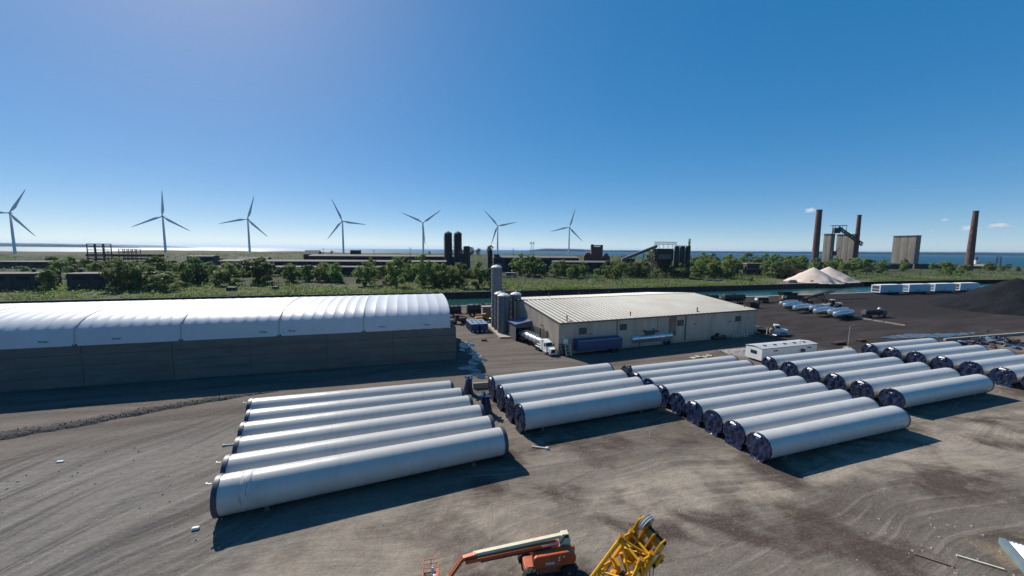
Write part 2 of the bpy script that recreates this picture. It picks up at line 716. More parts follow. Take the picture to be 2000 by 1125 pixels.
def shore(name, pts, depth):
    """pts: (x, y, top height)"""
    mb = MB()
    f0, f1, f2, f3 = [], [], [], []
    n = 0
    for (xa, ya, ha), (xb, yb, hb) in zip(pts, pts[1:]):
        m = max(2, int(hypot(xb - xa, yb - ya) / 90))
        for i in range(m):
            s = i / m
            x, y, h = xa + (xb - xa) * s, ya + (yb - ya) * s, ha + (hb - ha) * s
            h *= 1 + .16 * fbm(x, y, .0016, 3) + .05 * RNG.uniform(-1, 1)
            f0.append((x, y, WATER_Z - .5)); f1.append((x, y + 8, max(.6, h * .75) + WATER_Z)); f2.append((x, y + 60, max(.8, h) + WATER_Z)); f3.append((x, y + depth, max(.8, h * .9) + WATER_Z))
    mb.grid([f0, f1, f2, f3])
    struct(mb.build(name, M_SHORE))


shore('far_shore', [(-15000, 9000, 95), (-11000, 8000, 80), (-9200, 7500, 66), (-8100, 7400, 48), (-7500, 7450, 16), (-7250, 7450, 2)], 1500)
shore('far_shore', [(260, 8100, 3), (700, 8000, 60), (1250, 7900, 62), (1900, 7700, 38), (3000, 7500, 34), (5000, 7200, 38), (7000, 6900, 46), (9500, 6500, 58), (13500, 6200, 70)], 1500)

# ================================================================== TOWER SECTIONS
M_TOWER = mat('tower_paint', (.54, .54, .515), .38, col2=(.47, .47, .455), scale=.6, stretch=(.3, 1.5, 1.5), amount=.5, spec=.45)
M_TOWER_NEAR = mat('tower_paint_scuffed', (.53, .52, .49), .36, col2=(.45, .44, .415), scale=.8, stretch=(.4, 2, 2), amount=.55, spec=.45)


def tower_paint(name, base, dirty):
    k = NT(name)
    tc = k.t.nodes.new('ShaderNodeTexCoord')
    ob = tc.outputs['Object']
    x, y, z = k.sep(ob)
    fr = k.t.nodes.new('ShaderNodeMath')
    fr.operation = 'FRACT'
    k.t.links.new(k.math('DIVIDE', x, 2.93), fr.inputs[0])
    seam = k.rng(k.math('ABSOLUTE', k.math('SUBTRACT', fr.outputs[0], .5), 0), .0, .022, 1, 0)
    oi = k.t.nodes.new('ShaderNodeObjectInfo')
    sh = k.t.nodes.new('ShaderNodeVectorMath')
    sh.operation = 'ADD'
    cmb = k.t.nodes.new('ShaderNodeCombineXYZ')
    k.t.links.new(k.math('MULTIPLY', oi.outputs['Random'], 60.0), cmb.inputs[0])
    k.t.links.new(ob, sh.inputs[0])
    k.t.links.new(cmb.outputs[0], sh.inputs[1])
    run = k.noise(k.map(sh.outputs[0], scale=(1.6, .25, .25)), 1.0, 6, .62)
    blotch = k.noise(sh.outputs[0], .33, 5, .6)
    smear = k.noise(k.map(sh.outputs[0], scale=(.12, 1.4, 1.4)), 1.0, 5, .6)
    col = k.mix(k.rng(blotch, .35, .66, 0, .55), base, dirty)
    col = k.mix(k.rng(run, .56, .76, 0, .5), col, tuple(c * .72 for c in dirty))
    col = k.mix(k.rng(smear, .60, .78, 0, .35), col, tuple(c * .66 for c in dirty))
    col = k.mix(k.math('MULTIPLY', seam, .14), col, tuple(c * .6 for c in dirty))
    k.set('Base Color', col)
    k.set('Roughness', k.rng(blotch, .3, .7, .24, .38))
    k.set('Specular IOR Level', .45)
    k.set('Normal', k.bump(seam, .003))
    return k.m


M_TOWER = tower_paint('tower_paint', (.495, .485, .460), (.415, .405, .380))
M_TOWER_NEAR = tower_paint('tower_paint_scuffed', (.485, .470, .440), (.395, .382, .352))
M_WRAP = mat('blue_black_wrap', (.010, .016, .046), .24, col2=(.020, .030, .072), scale=1.2, spec=.6, bump=.10, bscale=2.2)
M_BAND = mat('slate_end_band', (.050, .056, .085), .5, col2=(.03, .034, .05), scale=1.5)
M_WHITEPL = mat('white_plastic', (.75, .75, .73), .35)
M_TIMBER = mat('weathered_timber', (.16, .12, .085), .9, col2=(.09, .07, .055), scale=2, stretch=(1, .2, 1))
M_DARKSTEEL = mat('dark_steel', (.035, .033, .033), .6, metal=.3, col2=(.06, .045, .035), scale=1.5)


def body_mesh(L, r0, r1, near):
    """shell of a tower can: welded rings show as very slight steps"""
    mb = MB()
    n = 56
    rows = []
    k = max(6, int(L / 2.6))
    for i in range(k + 1):
        s = i / k
        r = r0 + (r1 - r0) * s
        for dx, dr in ((0, 0),):
            x = s * L + dx
            if x < 0 or x > L:
                continue
            rows.append([(x, (r + dr) * cos(2 * pi * j / n), (r + dr) * sin(2 * pi * j / n)) for j in range(n + 1)])
    mb.grid(rows)
    me = mb.mesh('shell', M_TOWER_NEAR if near else M_TOWER, 40)
    return me


def wrap_mesh(r, seed, tail=True):
    """tarpaulin over a tower end: puckered membrane with folds, turned over the rim and tied"""
    rg = random.Random(seed)
    n = 64
    rings = [0, .12, .25, .38, .5, .62, .74, .85, .94, 1.0]
    ph = [rg.uniform(0, 6.3) for _ in range(6)]
    P = []
    for q in rings:
        row = []
        for j in range(n + 1):
            a = 2 * pi * j / n
            y, z = q * r * cos(a), q * r * sin(a)
            d = .16 * fbm(y * 1.1 + seed * 9, z * .8, 1.0, 4)
            d += .05 * sin(y * 5.5 + ph[0] + 2.2 * sin(z * 1.6 + ph[1])) * (1 - q * .5)
            d += .09 * q * q * sin(a * 9 + ph[2] + 3 * sin(q * 4)) * (1 if z < 0 else .5)
            # slack pocket under the top and the cut-out flap
            d += .22 * math.exp(-((y + .1 * r) ** 2 / (.35 * r) ** 2 + (z - .45 * r) ** 2 / (.16 * r) ** 2))
            d *= (1 - ss(.85, 1, q))
            row.append((d - .05, y, z))
        P.append(row)
    for x, k in ((.0, 1.03), (.12, 1.04), (.24, 1.03)):
        P.append([(x + .05 * sin(j * 1.7 + ph[3]), r * k * cos(2 * pi * j / n) * (1 + .008 * sin(j * 2.3)), r * k * sin(2 * pi * j / n) * (1 + .008 * sin(j * 2.3))) for j in range(n)])
        P[-1].append(P[-1][0])
    mb = MB().grid(P)
    if tail:
        # loose skirt dragging on the ground
        for k in range(7):
            a = -pi / 2 + rg.uniform(-.6, .6)
            y, z = r * 1.02 * cos(a), r * 1.02 * sin(a)
            w = rg.uniform(.2, .45)
            zb = -r - .16
            mb.add([(-.03, y - w, z + .1), (-.05, y + w, z + .1), (-.10 - rg.uniform(0, .12), y + w * .7, zb), (-.12 - rg.uniform(0, .12), y - w * .8, zb), (-.10, y, (z + zb) / 2 + .05)],
                   [(0, 1, 4), (1, 2, 4), (2, 3, 4), (3, 0, 4)])
        # knotted ear of wrap at the upper left of the rim
        a = radians(118)
        y, z = r * 1.0 * cos(a), r * 1.0 * sin(a)
        c = Vector((-.1, y, z))
        vs = [c + Vector((rg.uniform(-.2, .05), rg.uniform(-.3, .3), rg.uniform(-.1, .3))) for _ in range(8)]
        bm = bmesh.new()
        for v in vs:
            bm.verts.new(v)
        r_ = bmesh.ops.convex_hull(bm, input=bm.verts)
        bm.verts.index_update()
        mb.add([tuple(v.co) for v in bm.verts], [tuple(v.index for v in f_.verts) for f_ in bm.faces])
        bm.free()
    return mb.mesh('wrap', M_WRAP, 28)


def saddle_mesh(r):
    mb = MB()
    w = r * .5
    mb.box(-.25, .25, -w, w, -r - .2, -r - .02)
    for sgn in (-1, 1):
        mb.add([(-.2, sgn * w * .45, -r - .02), (.2, sgn * w * .45, -r - .02), (.2, sgn * w, -r - .02), (-.2, sgn * w, -r - .02), (-.2, sgn * w, -r * .83), (.2, sgn * w, -r * .83)],
               [(0, 1, 2, 3), (3, 2, 5, 4), (0, 4, 5, 1), (0, 3, 4), (1, 5, 2)])
    return mb.mesh('saddle', M_TIMBER)


def flap_mesh(r, seed):
    """wrap-coloured flap hinting at a door opening near the top of the wrap"""
    rg = random.Random(seed)
    mb = MB()
    y0, y1 = -.30 * r, .26 * r
    z0, z1 = .50 * r, .72 * r
    mb.add([(-.12, y0, z0), (-.12, y1, z0 - .03), (-.02, y1 * .9, z1), (-.02, y0 * .9, z1 + .02), (-.2, 0, z0 + .04)], [(0, 1, 4), (1, 2, 4), (2, 3, 4), (3, 0, 4)])
    return mb.mesh('flap', M_WRAP)


def glint_mesh(r, seed):  # white patch that imitates a glint on the shiny wrap
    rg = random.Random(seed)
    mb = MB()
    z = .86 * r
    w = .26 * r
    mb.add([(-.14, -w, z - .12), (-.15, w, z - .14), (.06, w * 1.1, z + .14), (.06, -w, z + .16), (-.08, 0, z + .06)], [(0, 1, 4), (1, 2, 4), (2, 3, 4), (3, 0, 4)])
    return mb.mesh('glint_patch', M_WHITEPL)


BRACKET = MB().cbox(-.25, 0, 0, .55, .09, .09).cbox(-.45, 0, .05, .16, .22, .2).mesh('bracket', M_WHITEPL)
_cache = {}


def cached(key, fn, *a):
    if key not in _cache:
        _cache[key] = fn(*a)
    return _cache[key]


def tower_section(label, group, x, y, ang, L, r0, r1, style, idx):
    t = thing('tower_section', label, 'tower section', (x, y, 0), radians(ang), group)
    zc = max(r0, r1) + .2
    o = mobj('shell', cached(('b', L, r0, r1, style == 'long'), body_mesh, L, r0, r1, style == 'long'), t, (0, 0, zc))
    wl = mobj('end_wrap', cached(('w', r0, idx % 4, style), wrap_mesh, r0, 3 + idx % 4, style != 'long'), t, (0, 0, zc))
    wr = mobj('end_wrap', cached(('w', r1, (idx + 2) % 4, 'r'), wrap_mesh, r1, 11 + (idx + 2) % 4, False), t, (L, 0, zc), pi)
    for sx in (.14, .86):
        mobj('saddle', cached(('s', r0), saddle_mesh, r0), t, (L * sx, 0, zc))
    if style == 'long':
        for xa, ra in ((.02, r0), (L - .02, r1)):
            key = ('band', round(ra, 3))
            if key not in _cache:
                _cache[key] = MB().lathe([(ra * 1.012, -.24), (ra * 1.047, -.22), (ra * 1.047, .22), (ra * 1.012, .24)], 48, axis='X').mesh('end_band', M_BAND, 30)
            mobj('end_band', _cache[key], t, (xa + (.15 if xa < 1 else -.15), 0, zc))
        if idx in (0, 4, 5):
            b_ = mobj('bracket', BRACKET, t, (-.30, -.25 * r0, zc + .86 * r0))
            b_.scale = (.8, .8, .8)
    else:
        mobj('flap', cached(('f', r0), flap_mesh, r0, 1), t, (-.05, 0, zc))
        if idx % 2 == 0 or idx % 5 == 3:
            mobj('glint_patch', cached(('g', r0), glint_mesh, r0, 1), t, (-.04, .1, zc))
    return t


ORD = ['front', 'second', 'third', 'fourth', 'fifth', 'sixth', 'seventh', 'eighth', 'ninth']


def ordl(i, n):
    return ORD[i] if i else 'front'


# rows listed from the back to the front: (left end x, y)
ROW1 = [(-39.6, 55.0, 18.0), (-37.1, 51.0, 19.2), (-35.2, 47.1, 20.2), (-33.0, 43.2, 21.0), (-31.3, 39.2, 21.4), (-29.4, 35.5, 22.0)]
ROW2 = [(-3.6, 66.0), (-1.9, 61.7), (-.3, 57.7), (1.2, 53.8)]
ROW3 = [(23.0 + 1.14 * q, 74.0 - 3.43 * q) for q in range(9)]
ROW4 = [(57.6, 82.0), (59.3, 78.2), (60.8, 74.4), (62.5, 70.6), (64.1, 66.7), (65.6, 62.7)]
ROW5 = [(91.9, 94.6), (94.0, 91.0), (95.9, 87.2), (97.7, 83.3), (99.4, 79.3), (101.0, 75.2), (102.0, 71.0)]
for i, (x, y, a) in enumerate(ROW1):
    k = len(ROW1) - 1 - i
    lab = 'front tower section of the left row, dark scuff ring near its left end' if k == 0 else f'{ORD[k]} long grey tower section from the front in the leftmost row'
    ts = tower_section(lab, 'long tower sections in the left row', x, y, a, 30.7, 1.93, 1.72, 'long', i)
    if k == 0:
        # rubbed band left by a lifting sling
        M_SCUFF = mat('sling_scuff', (.50, .48, .45), .5, col2=(.16, .145, .13), scale=2.6, stretch=(4, .5, .5), amount=.9, contrast=(.5, .68))
        sc = MB().lathe([(1.921, 0), (1.934, .02), (1.927, .95), (1.915, .97)], 56, axis='X').build('scuff_band', M_SCUFF, ts, 40)
        sc.location = (2.2, 0, 2.13)
for row, (name, L, r, ang, grp) in zip((ROW2, ROW3, ROW4, ROW5), (
        ('short second row', 25.2, 1.95, 20.6, 'tower sections in the second row'),
        ('long middle row', 28.8, 1.68, 18.6, 'tower sections in the middle row'),
        ('fourth row', 27.1, 1.74, 18.0, 'tower sections in the fourth row'),
        ('far right row', 25.0, 1.78, 16.8, 'tower sections in the far right row'))):
    for i, (x, y) in enumerate(row):
        k = len(row) - 1 - i
        tower_section(f'{ORD[k]} wrapped white tower section from the front in the {name}', grp, x, y, ang, L, r, r, 'wrapped', i + len(name))

# ---- tall bundles of blue wrap standing at the right ends of the left row
M_TARP = mat('dark_blue_tarp', (.020, .032, .070), .35, col2=(.04, .06, .11), scale=1.4, bump=.05)


def wrap_bundle(label, x, y, h, seed):
    rg = random.Random(seed)
    t = thing('wrap_bundle', label, 'tarp bundle', (x, y, 0), rg.uniform(0, 3), 'bundles of blue wrap')
    mb = MB()
    P = []
    for z, r in ((0, .9), (h * .3, .8), (h * .62, .68), (h * .8, .62), (h * .88, .55)):
        P.append([((r * (1 + .45 * noise.noise((cos(j * .21) * 1.6, sin(j * .21) * 1.6, z * .25 + seed)))) * cos(2 * pi * j / 30) + .12 * sin(z * 1.3 + seed), (r * (1 + .45 * noise.noise((cos(j * .21) * 1.6 + 5, sin(j * .21) * 1.6, z * .25 + seed)))) * sin(2 * pi * j / 30), z) for j in range(30)])
        P[-1].append(P[-1][0])
    mb.grid(P).build('skirt', M_TARP, t, 30)
    mb = MB()
    for k in range(7):
        a = k * 2 * pi / 7 + rg.uniform(-.3, .3)
        L = rg.uniform(.7, 1.25)
        c = Vector((.35 * cos(a), .35 * sin(a), h * .84))
        tip = Vector((L * cos(a), L * sin(a), h * .9 + rg.uniform(-.1, .45)))
        s = Vector((-sin(a), cos(a), 0)) * .3
        mb.add([c + s, c - s, tip - s * .9, tip + s * .9, (c + tip) / 2 + Vector((0, 0, .22))], [(0, 1, 4), (1, 2, 4), (2, 3, 4), (3, 0, 4)])
    mb.build('frayed_top', mat('blue_tarp_top', (.06, .11, .20), .3, col2=(.03, .05, .10), scale=2), t)


wrap_bundle('tall blue wrap bundle behind the second section of the left row', -8.0, 68.6, 3.4, 3)
wrap_bundle('blue wrap bundle standing beside the short row, nearer the camera', -4.2, 60.2, 3.2, 5)
t = thing('crumpled_wrap_heap', 'crumpled black wrap heap on the back ends of the middle row', 'tarp heap', (22.3, 70.6, 0), .4)
mb = MB()
rg = random.Random(4)
P = []
for z, r in ((0, 1.3), (1.6, 1.15), (3.0, .9), (4.1, 1.0), (4.7, .75)):
    P.append([(r * (1 + .22 * rg.uniform(-1, 1)) * cos(2 * pi * j / 26), r * (1 + .22 * rg.uniform(-1, 1)) * sin(2 * pi * j / 26), z + .25 * rg.uniform(-1, 1)) for j in range(26)])
    P[-1].append(P[-1][0])
P.append([(0.1, .1, 4.6)] * 27)
mb.grid(P).build('heap', mat('black_silver_wrap', (.03, .032, .04), .3, col2=(.20, .20, .22), scale=2.2, amount=.7, contrast=(.55, .65)), t)
tag(MB().cbox(0, 0, .55, 4.6, .5, 1.1).build('low_block_wall', M_QUAY), 'low concrete block wall behind the wrap bundles', 'wall').location = (-5.2, 71.5, 0)
bpy.context.scene.objects['low_block_wall'].rotation_euler = (0, 0, radians(14))

# ================================================================== FABRIC STORAGE HALL
TENT_O = Vector((-13.5, 90.0, 0))
TENT_A = atan2(.2756, .961)         # the long wall runs back to the left from the corner
M_BLOCK = mat('hall_concrete', (.150, .136, .120), .92, col2=(.10, .092, .083), scale=.35, stretch=(.4, 1, 1.6), bump=.06, amount=.8)
M_FABRIC = mat('white_pvc_fabric', (.50, .52, .545), .42, col2=(.43, .45, .475), scale=.30, stretch=(1, .3, 1), amount=.7, spec=.45)
M_SEAM = mat('fabric_seam', (.36, .37, .38), .6)
M_RUST = mat('rust', (.10, .045, .025), .9, col2=(.05, .03, .022), scale=2)
hall = thing('fabric_hall', 'long white fabric vault on dark concrete walls, left of the yard', 'storage hall', TENT_O, TENT_A + pi)
# local frame: +x runs left along the wall, -y... after the half turn, local -y points away from the camera
HL = 107.0
wall_h = 8.2
gap = .035
cols = []
x = 0.0
for w in (14.6, 14.1, 14.9, 13.6, 14.4, 15.0, 14.2, 6.2):
    cols.append((x, min(HL, x + w)))
    x += w
zr = [0, 2.15, 4.2, 6.25, 8.2]
for (x0, x1) in cols:
    for c in range(4):
        d = RNG.uniform(-.03, .05)
        mb = MB()
        b = .05
        y1, y0 = d, -.75
        za, zb = zr[c] + gap, zr[c + 1] - gap
        xa, xb = x0 + gap, x1 - gap
        mb.add([(xa, y0, za), (xb, y0, za), (xb, y0, zb), (xa, y0, zb), (xa, y1 - b, za), (xb, y1 - b, za), (xb, y1 - b, zb), (xa, y1 - b, zb),
                (xa + b, y1, za + b), (xb - b, y1, za + b), (xb - b, y1, zb - b), (xa + b, y1, zb - b)],
               [(0, 1, 2, 3), (0, 4, 5, 1), (1, 5, 6, 2), (2, 6, 7, 3), (3, 7, 4, 0), (4, 8, 9, 5), (5, 9, 10, 6), (6, 10, 11, 7), (7, 11, 8, 4), (8, 11, 10, 9)])
        mb.build('wall_block', M_BLOCK, hall)
core = MB()
core.box(.02, HL, -.72, -.12, 0, wall_h - .02)
core.box(.02, HL, -30.0, -29.3, 0, wall_h)
core.box(-.0, .9, -29.3, -.75, 0, wall_h - .3)
core.box(HL - .8, HL + .0, -29.3, -.75, 0, wall_h)
core.build('wall_core', M_BLOCK, hall)
PROF = [(-.05, 8.05), (.10, 9.6), (.35, 11.3), (.8, 11.75), (1.7, 12.3), (3, 12.9), (4.8, 13.35), (7, 13.75), (9.5, 14.02), (12, 14.18), (15, 14.25)]
PROF = PROF + [(30 - u, z) for u, z in reversed(PROF[:-1])]
PANELS = []
edges = [1.5, 21.0, 38.0, 55.6, 72.4, 89.6, 107.0]
for bi in range(6):
    xa, xb = edges[bi], edges[bi + 1]
    n = 8
    for p in range(n):
        x0 = xa + (xb - xa) * p / n
        x1 = xa + (xb - xa) * (p + 1) / n
        rows = []
        for i in range(7):
            s = i / 6
            xx_ = x0 + (x1 - x0) * s
            sag = 4 * s * (1 - s)
            row = []
            for q, (u, z) in enumerate(PROF):
                # membrane drawn in between the arches
                e = sag * (.085 if .5 < u < 29.5 else .02)
                nu = (15 - u) / 15
                nzv = sqrt(max(.05, 1 - nu * nu))
                row.append((xx_, -(u + e * nu * .9), z - e * nzv))
            rows.append(row)
        MB().grid(rows).build('fabric_panel', M_FABRIC, hall, 22)
    # laced joint between two bays
    if bi:
        mb = MB()
        rows = [[(xa + dx, -(u - .06 * (15 - u) / 15), z + .07) for u, z in PROF] for dx in (-.11, .11)]
        mb.grid(rows).build('bay_joint', M_SEAM, hall, 30)
        MB().add([(xa - .5, .07, 8.0), (xa + .5, .07, 8.0), (xa + .22, .07, 8.4), (xa, .07, 8.55), (xa - .28, .07, 8.35), (xa - .5, .0, 8.0), (xa + .5, .0, 8.0), (xa + .22, -.02, 8.4), (xa, -.02, 8.55), (xa - .28, -.02, 8.35)],
                 [(0, 1, 2, 3, 4), (0, 5, 6, 1), (1, 6, 7, 2), (2, 7, 8, 3), (3, 8, 9, 4), (4, 9, 5, 0)]).build('rusty_plate', M_RUST, hall)
# end wall of fabric
for xe in (1.55, HL - .05):
    n = len(PROF)
    MB().add([(xe, -u, z) for u, z in PROF] + [(xe, -15, 8.05)], [(i, i + 1, n) for i in range(n - 1)]).build('gable_fabric', M_FABRIC, hall)
mb = MB()
rows = [[(1.5 + dx, -(u - .05 * (15 - u) / 15), z + .05) for u, z in PROF] for dx in (-.1, .25)]
mb.grid(rows).build('edge_trim', M_FABRIC, hall, 30)
# small maker's marks low on the fabric: an underlined slanting scrawl
M_INK = mat('dark_print', (.03, .035, .05), .6)
for xm in (7.0, 17.0, 35.5, 41.0, 66.0, 77.0):
    mb = MB()
    for k in range(6):
        xa_ = xm - .7 + k * .25
        mb.cbox(xa_, .0, 9.05 + .02 * k, .17, .012, .10 + .06 * ((k * 7) % 3), ry=.35)
    mb.cbox(xm, .0, 8.93, 1.4, .012, .04)
    mb.build('makers_mark', M_INK, hall)

# ================================================================== WAREHOUSE
WH_O = Vector((12.1, 95.2, 0))
WH_A = radians(21.0)
WL, WW, WE, WR = 72.0, 50.4, 8.4, 11.0
M_CLAD = mat('beige_cladding', (.42, .36, .295), .6, col2=(.29, .245, .195), scale=.35, stretch=(1, 1, .25), amount=.75)
M_ROOF = mat('pale_roof_sheet', (.55, .50, .395), .5, col2=(.36, .30, .20), scale=.11, amount=.8, contrast=(.4, .72), spec=.4)
M_TRIM = mat('brown_trim', (.10, .085, .072), .6)
M_LOUVRE = mat('louvre_dark', (.045, .048, .055), .5)
M_DOOR = mat('dock_door_dark', (.06, .06, .065), .6)
M_STAIN = mat('rust_stain_cladding', (.24, .17, .12), .8, col2=(.12, .075, .05), scale=.8, stretch=(2, 1, .3))
M_CONC = mat('pad_concrete', (.34, .30, .25), .9, col2=(.23, .20, .17), scale=.5)
wh = thing('warehouse', 'wide beige metal warehouse with a low ribbed gable roof', 'warehouse', WH_O, WH_A)
# front wall in bays, each a ribbed sheet; gable walls
def ribbed(x0, x1, y, z0, z1, out, step=.75, d=.05):
    """vertical corrugation along x, facing -y (out=-1)"""
    xs = []
    x = x0
    k = 0
    while x < x1 - 1e-6:
        xs.append((x, 0)); xs.append((min(x1, x + step * .72), 0)); xs.append((min(x1, x + step * .80), d)); xs.append((min(x1, x + step * .92), d))
        x += step
    xs.append((x1, 0))
    return MB().grid([[(a, y + out * b, z0) for a, b in xs], [(a, y + out * b, z1) for a, b in xs]])


for x0, x1 in ((0, 17.9), (18.0, 32.0), (32.1, 42.4), (42.5, 71.98)):
    ribbed(x0 + .02, x1, 0, .75, WE - .25, -1).build('front_wall', M_CLAD, wh)
MB().box(.02, WL - .02, -.06, .25, 0, .75).build('plinth', M_CONC, wh)
for xj in (17.95, 42.45):
    MB().tube((xj, -.16, .3), (xj, -.16, WE - .2), .11, n=8).build('downpipe', M_TRIM, wh)
for xe, nm in ((0, 'left_gable_wall'), (WL, 'right_gable_wall')):
    sg = -1 if xe == 0 else 1
    mb = MB()
    st = .75
    pts = []
    y = 0.0
    while y < WW - .01:
        pts += [(y, 0), (min(WW, y + st * .72), 0), (min(WW, y + st * .8), .05), (min(WW, y + st * .92), .05)]
        y += st
    pts.append((WW, 0))
    zt = lambda y: WE + (WR - WE) * (1 - abs(y - WW / 2) / (WW / 2)) - .2
    mb.grid([[(xe + sg * d, y, .0) for y, d in pts], [(xe + sg * d, y, zt(y)) for y, d in pts]])
    mb.build(nm, M_CLAD, wh)
MB().box(0, WL, WW - .2, WW, 0, WE - .2).build('back_wall', M_CLAD, wh)
# roof sheets: panels about 3 m wide with standing ribs, one sheet per strip and slope
PW = 1.5
kr = NT('ribbed_roof_sheet')
tco = kr.t.nodes.new('ShaderNodeTexCoord')
ox_, oy_, oz_ = kr.sep(tco.outputs['Object'])
fr_ = kr.t.nodes.new('ShaderNodeMath')
fr_.operation = 'FRACT'
kr.t.links.new(kr.math('DIVIDE', ox_, PW), fr_.inputs[0])
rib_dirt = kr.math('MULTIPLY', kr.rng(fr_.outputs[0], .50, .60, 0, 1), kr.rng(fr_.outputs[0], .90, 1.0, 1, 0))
big_ = kr.noise(kr.pos, .09, 6, .6)
rowst = kr.noise(kr.map(kr.map(kr.pos, rz=radians(-21)), scale=(.05, .35, 1)), 1.0, 5, .6)
cc = kr.mix(kr.rng(big_, .4, .66), (.345, .325, .275), (.275, .245, .185))
cc = kr.mix(kr.rng(rowst, .5, .72, 0, .55), cc, (.265, .24, .19))
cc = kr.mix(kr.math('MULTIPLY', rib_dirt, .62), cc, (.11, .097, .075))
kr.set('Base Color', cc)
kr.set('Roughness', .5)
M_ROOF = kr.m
def roof_sheet_mesh(slope):
    mb = MB()
    y0, z0, y1, z1 = (-.5, WE - .03, WW / 2, WR) if slope == 0 else (WW + .5, WE - .03, WW / 2, WR)
    px = [(0, 0), (.36, 0), (.44, .14), (.58, .14), (.66, 0), (PW, 0)]
    px = [(k * PW + a * PW, b) for k in range(2) for a, b in px[:-1] + [(1.0, 0)]]
    rows = []
    for s in (0, .25, .5, .75, 1):
        rows.append([(a, y0 + (y1 - y0) * s, z0 + (z1 - z0) * s + b) for a, b in px])
    return mb.grid(rows).mesh('roof_sheet', M_ROOF)
rs0, rs1 = roof_sheet_mesh(0), roof_sheet_mesh(1)
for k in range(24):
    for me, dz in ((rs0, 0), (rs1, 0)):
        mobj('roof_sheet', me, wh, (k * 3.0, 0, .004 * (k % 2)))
MB().add([(-.1, WW / 2 - .35, WR + .06), (WL + .1, WW / 2 - .35, WR + .06), (WL + .1, WW / 2, WR + .16), (-.1, WW / 2, WR + .16), (WL + .1, WW / 2 + .35, WR + .06), (-.1, WW / 2 + .35, WR + .06)],
         [(0, 1, 2, 3), (3, 2, 4, 5)]).build('ridge_cap', M_TRIM, wh)
MB().box(-.1, WL + .1, -.72, -.5, WE - .32, WE + .06).build('gutter', M_TRIM, wh)
for xe in (-.14, WL + .02):
    mb = MB()
    mb.add([(xe, -.5, WE - .3), (xe + .12, -.5, WE - .3), (xe + .12, -.5, WE + .1), (xe, -.5, WE + .1),
            (xe, WW / 2, WR - .25), (xe + .12, WW / 2, WR - .25), (xe + .12, WW / 2, WR + .15), (xe, WW / 2, WR + .15),
            (xe, WW + .5, WE - .3), (xe + .12, WW + .5, WE - .3), (xe + .12, WW + .5, WE + .1), (xe, WW + .5, WE + .1)],
           [(0, 1, 5, 4), (1, 2, 6, 5), (2, 3, 7, 6), (3, 0, 4, 7), (4, 5, 9, 8), (5, 6, 10, 9), (6, 7, 11, 10), (7, 4, 8, 11)]).build('verge_trim', M_TRIM, wh)
# louvred wall vents
for xw, zw in ((6.0, 4.9), (18.9, 5.1), (39.3, 5.0), (63.0, 4.9)):
    lv = MB().box(xw, xw + 2.3, -.14, -.02, zw, zw + 1.75).build('louvre', M_TRIM, wh)
    for k in range(6):
        MB().cbox(xw + 1.15, -.17, zw + .2 + k * .27, 2.1, .06, .2).build('slat', M_LOUVRE, lv)
for xw, zw in ((9.6, 4.9), (27.3, 4.6), (60.3, 5.1), (46.0, 5.2), (30.5, 4.7)):
    MB().cbox(xw, -.2, zw, .5, .35, .25).build('wall_lamp', M_TRIM, wh)
# discoloured sheet and canopy in the middle, low doors
MB().box(36.2, 39.0, -.075, -.055, 2.2, 8.0).build('stained_sheet', M_STAIN, wh)
MB().cbox(29.3, -.75, 4.2, 4.6, 1.4, .18).cbox(29.3, -.1, 3.0, 3.6, .1, 2.3).build('door_canopy', M_LOUVRE, wh)
MB().cbox(63.2, -.09, 2.2, 1.1, .06, 2.3).build('side_door', M_CLAD, wh)
for xs_, ys_ in ((3.2, 1.5), (23.5, 1.5), (48.5, 1.6), (70.2, 2.6), (4.0, 44.0), (20.0, 46), (34.0, 47), (48.0, 46)):
    zz = WE + (WR - WE) * (1 - abs(ys_ - WW / 2) / (WW / 2))
    MB().tube((xs_, ys_, zz), (xs_, ys_, zz + 1.15), .16, n=10).lathe([(.24, 0), (.24, .18), (.0, .3)], 10, (xs_, ys_, zz + 1.1)).build('roof_vent', M_TRIM, wh, 40)
# dock doors on the left gable
for yd in (10.5, 6.2):
    fr = MB().box(-.32, -.05, yd, yd + 3.6, .3, 5.0).build('dock_door', M_TRIM, wh)
    MB().box(-.38, -.33, yd + .5, yd + 3.1, .5, 4.4).build('door_leaf', M_DOOR, fr)
MB().cbox(-.4, 9.6, 6.0, .7, .3, .3).build('wall_lamp', M_TRIM, wh)

# ================================================================== LEAN-TO SHED at the gable
M_BLUEROOF = mat('blue_grey_sheet', (.055, .095, .19), .5, col2=(.045, .075, .15), scale=.5)
M_SHED = mat('shed_grey', (.10, .105, .115), .7, col2=(.07, .07, .078), scale=.6)
sh = thing('loading_shed', 'blue-roofed loading shed between the silos and the warehouse gable', 'shed', (3.3, 113.4, 0), radians(21))
SX, SY = 3.4, 3.0
mb = MB()
mb.add([(-SX - .3, -SY - .3, 4.9), (SX + .2, -SY - .3, 6.1), (SX + .2, SY + .3, 6.1), (-SX - .3, SY + .3, 4.9), (-SX - .3, -SY - .3, 5.08), (SX + .2, -SY - .3, 6.28), (SX + .2, SY + .3, 6.28), (-SX - .3, SY + .3, 5.08)],
       [(0, 3, 2, 1), (4, 5, 6, 7), (0, 1, 5, 4), (1, 2, 6, 5), (2, 3, 7, 6), (3, 0, 4, 7)]).build('roof', M_BLUEROOF, sh)
mb = MB()
mb.box(-SX, -SX + .15, -SY, SY, 0, 4.9)
mb.box(-SX + .15, SX, SY - .15, SY, 0, 5.0)
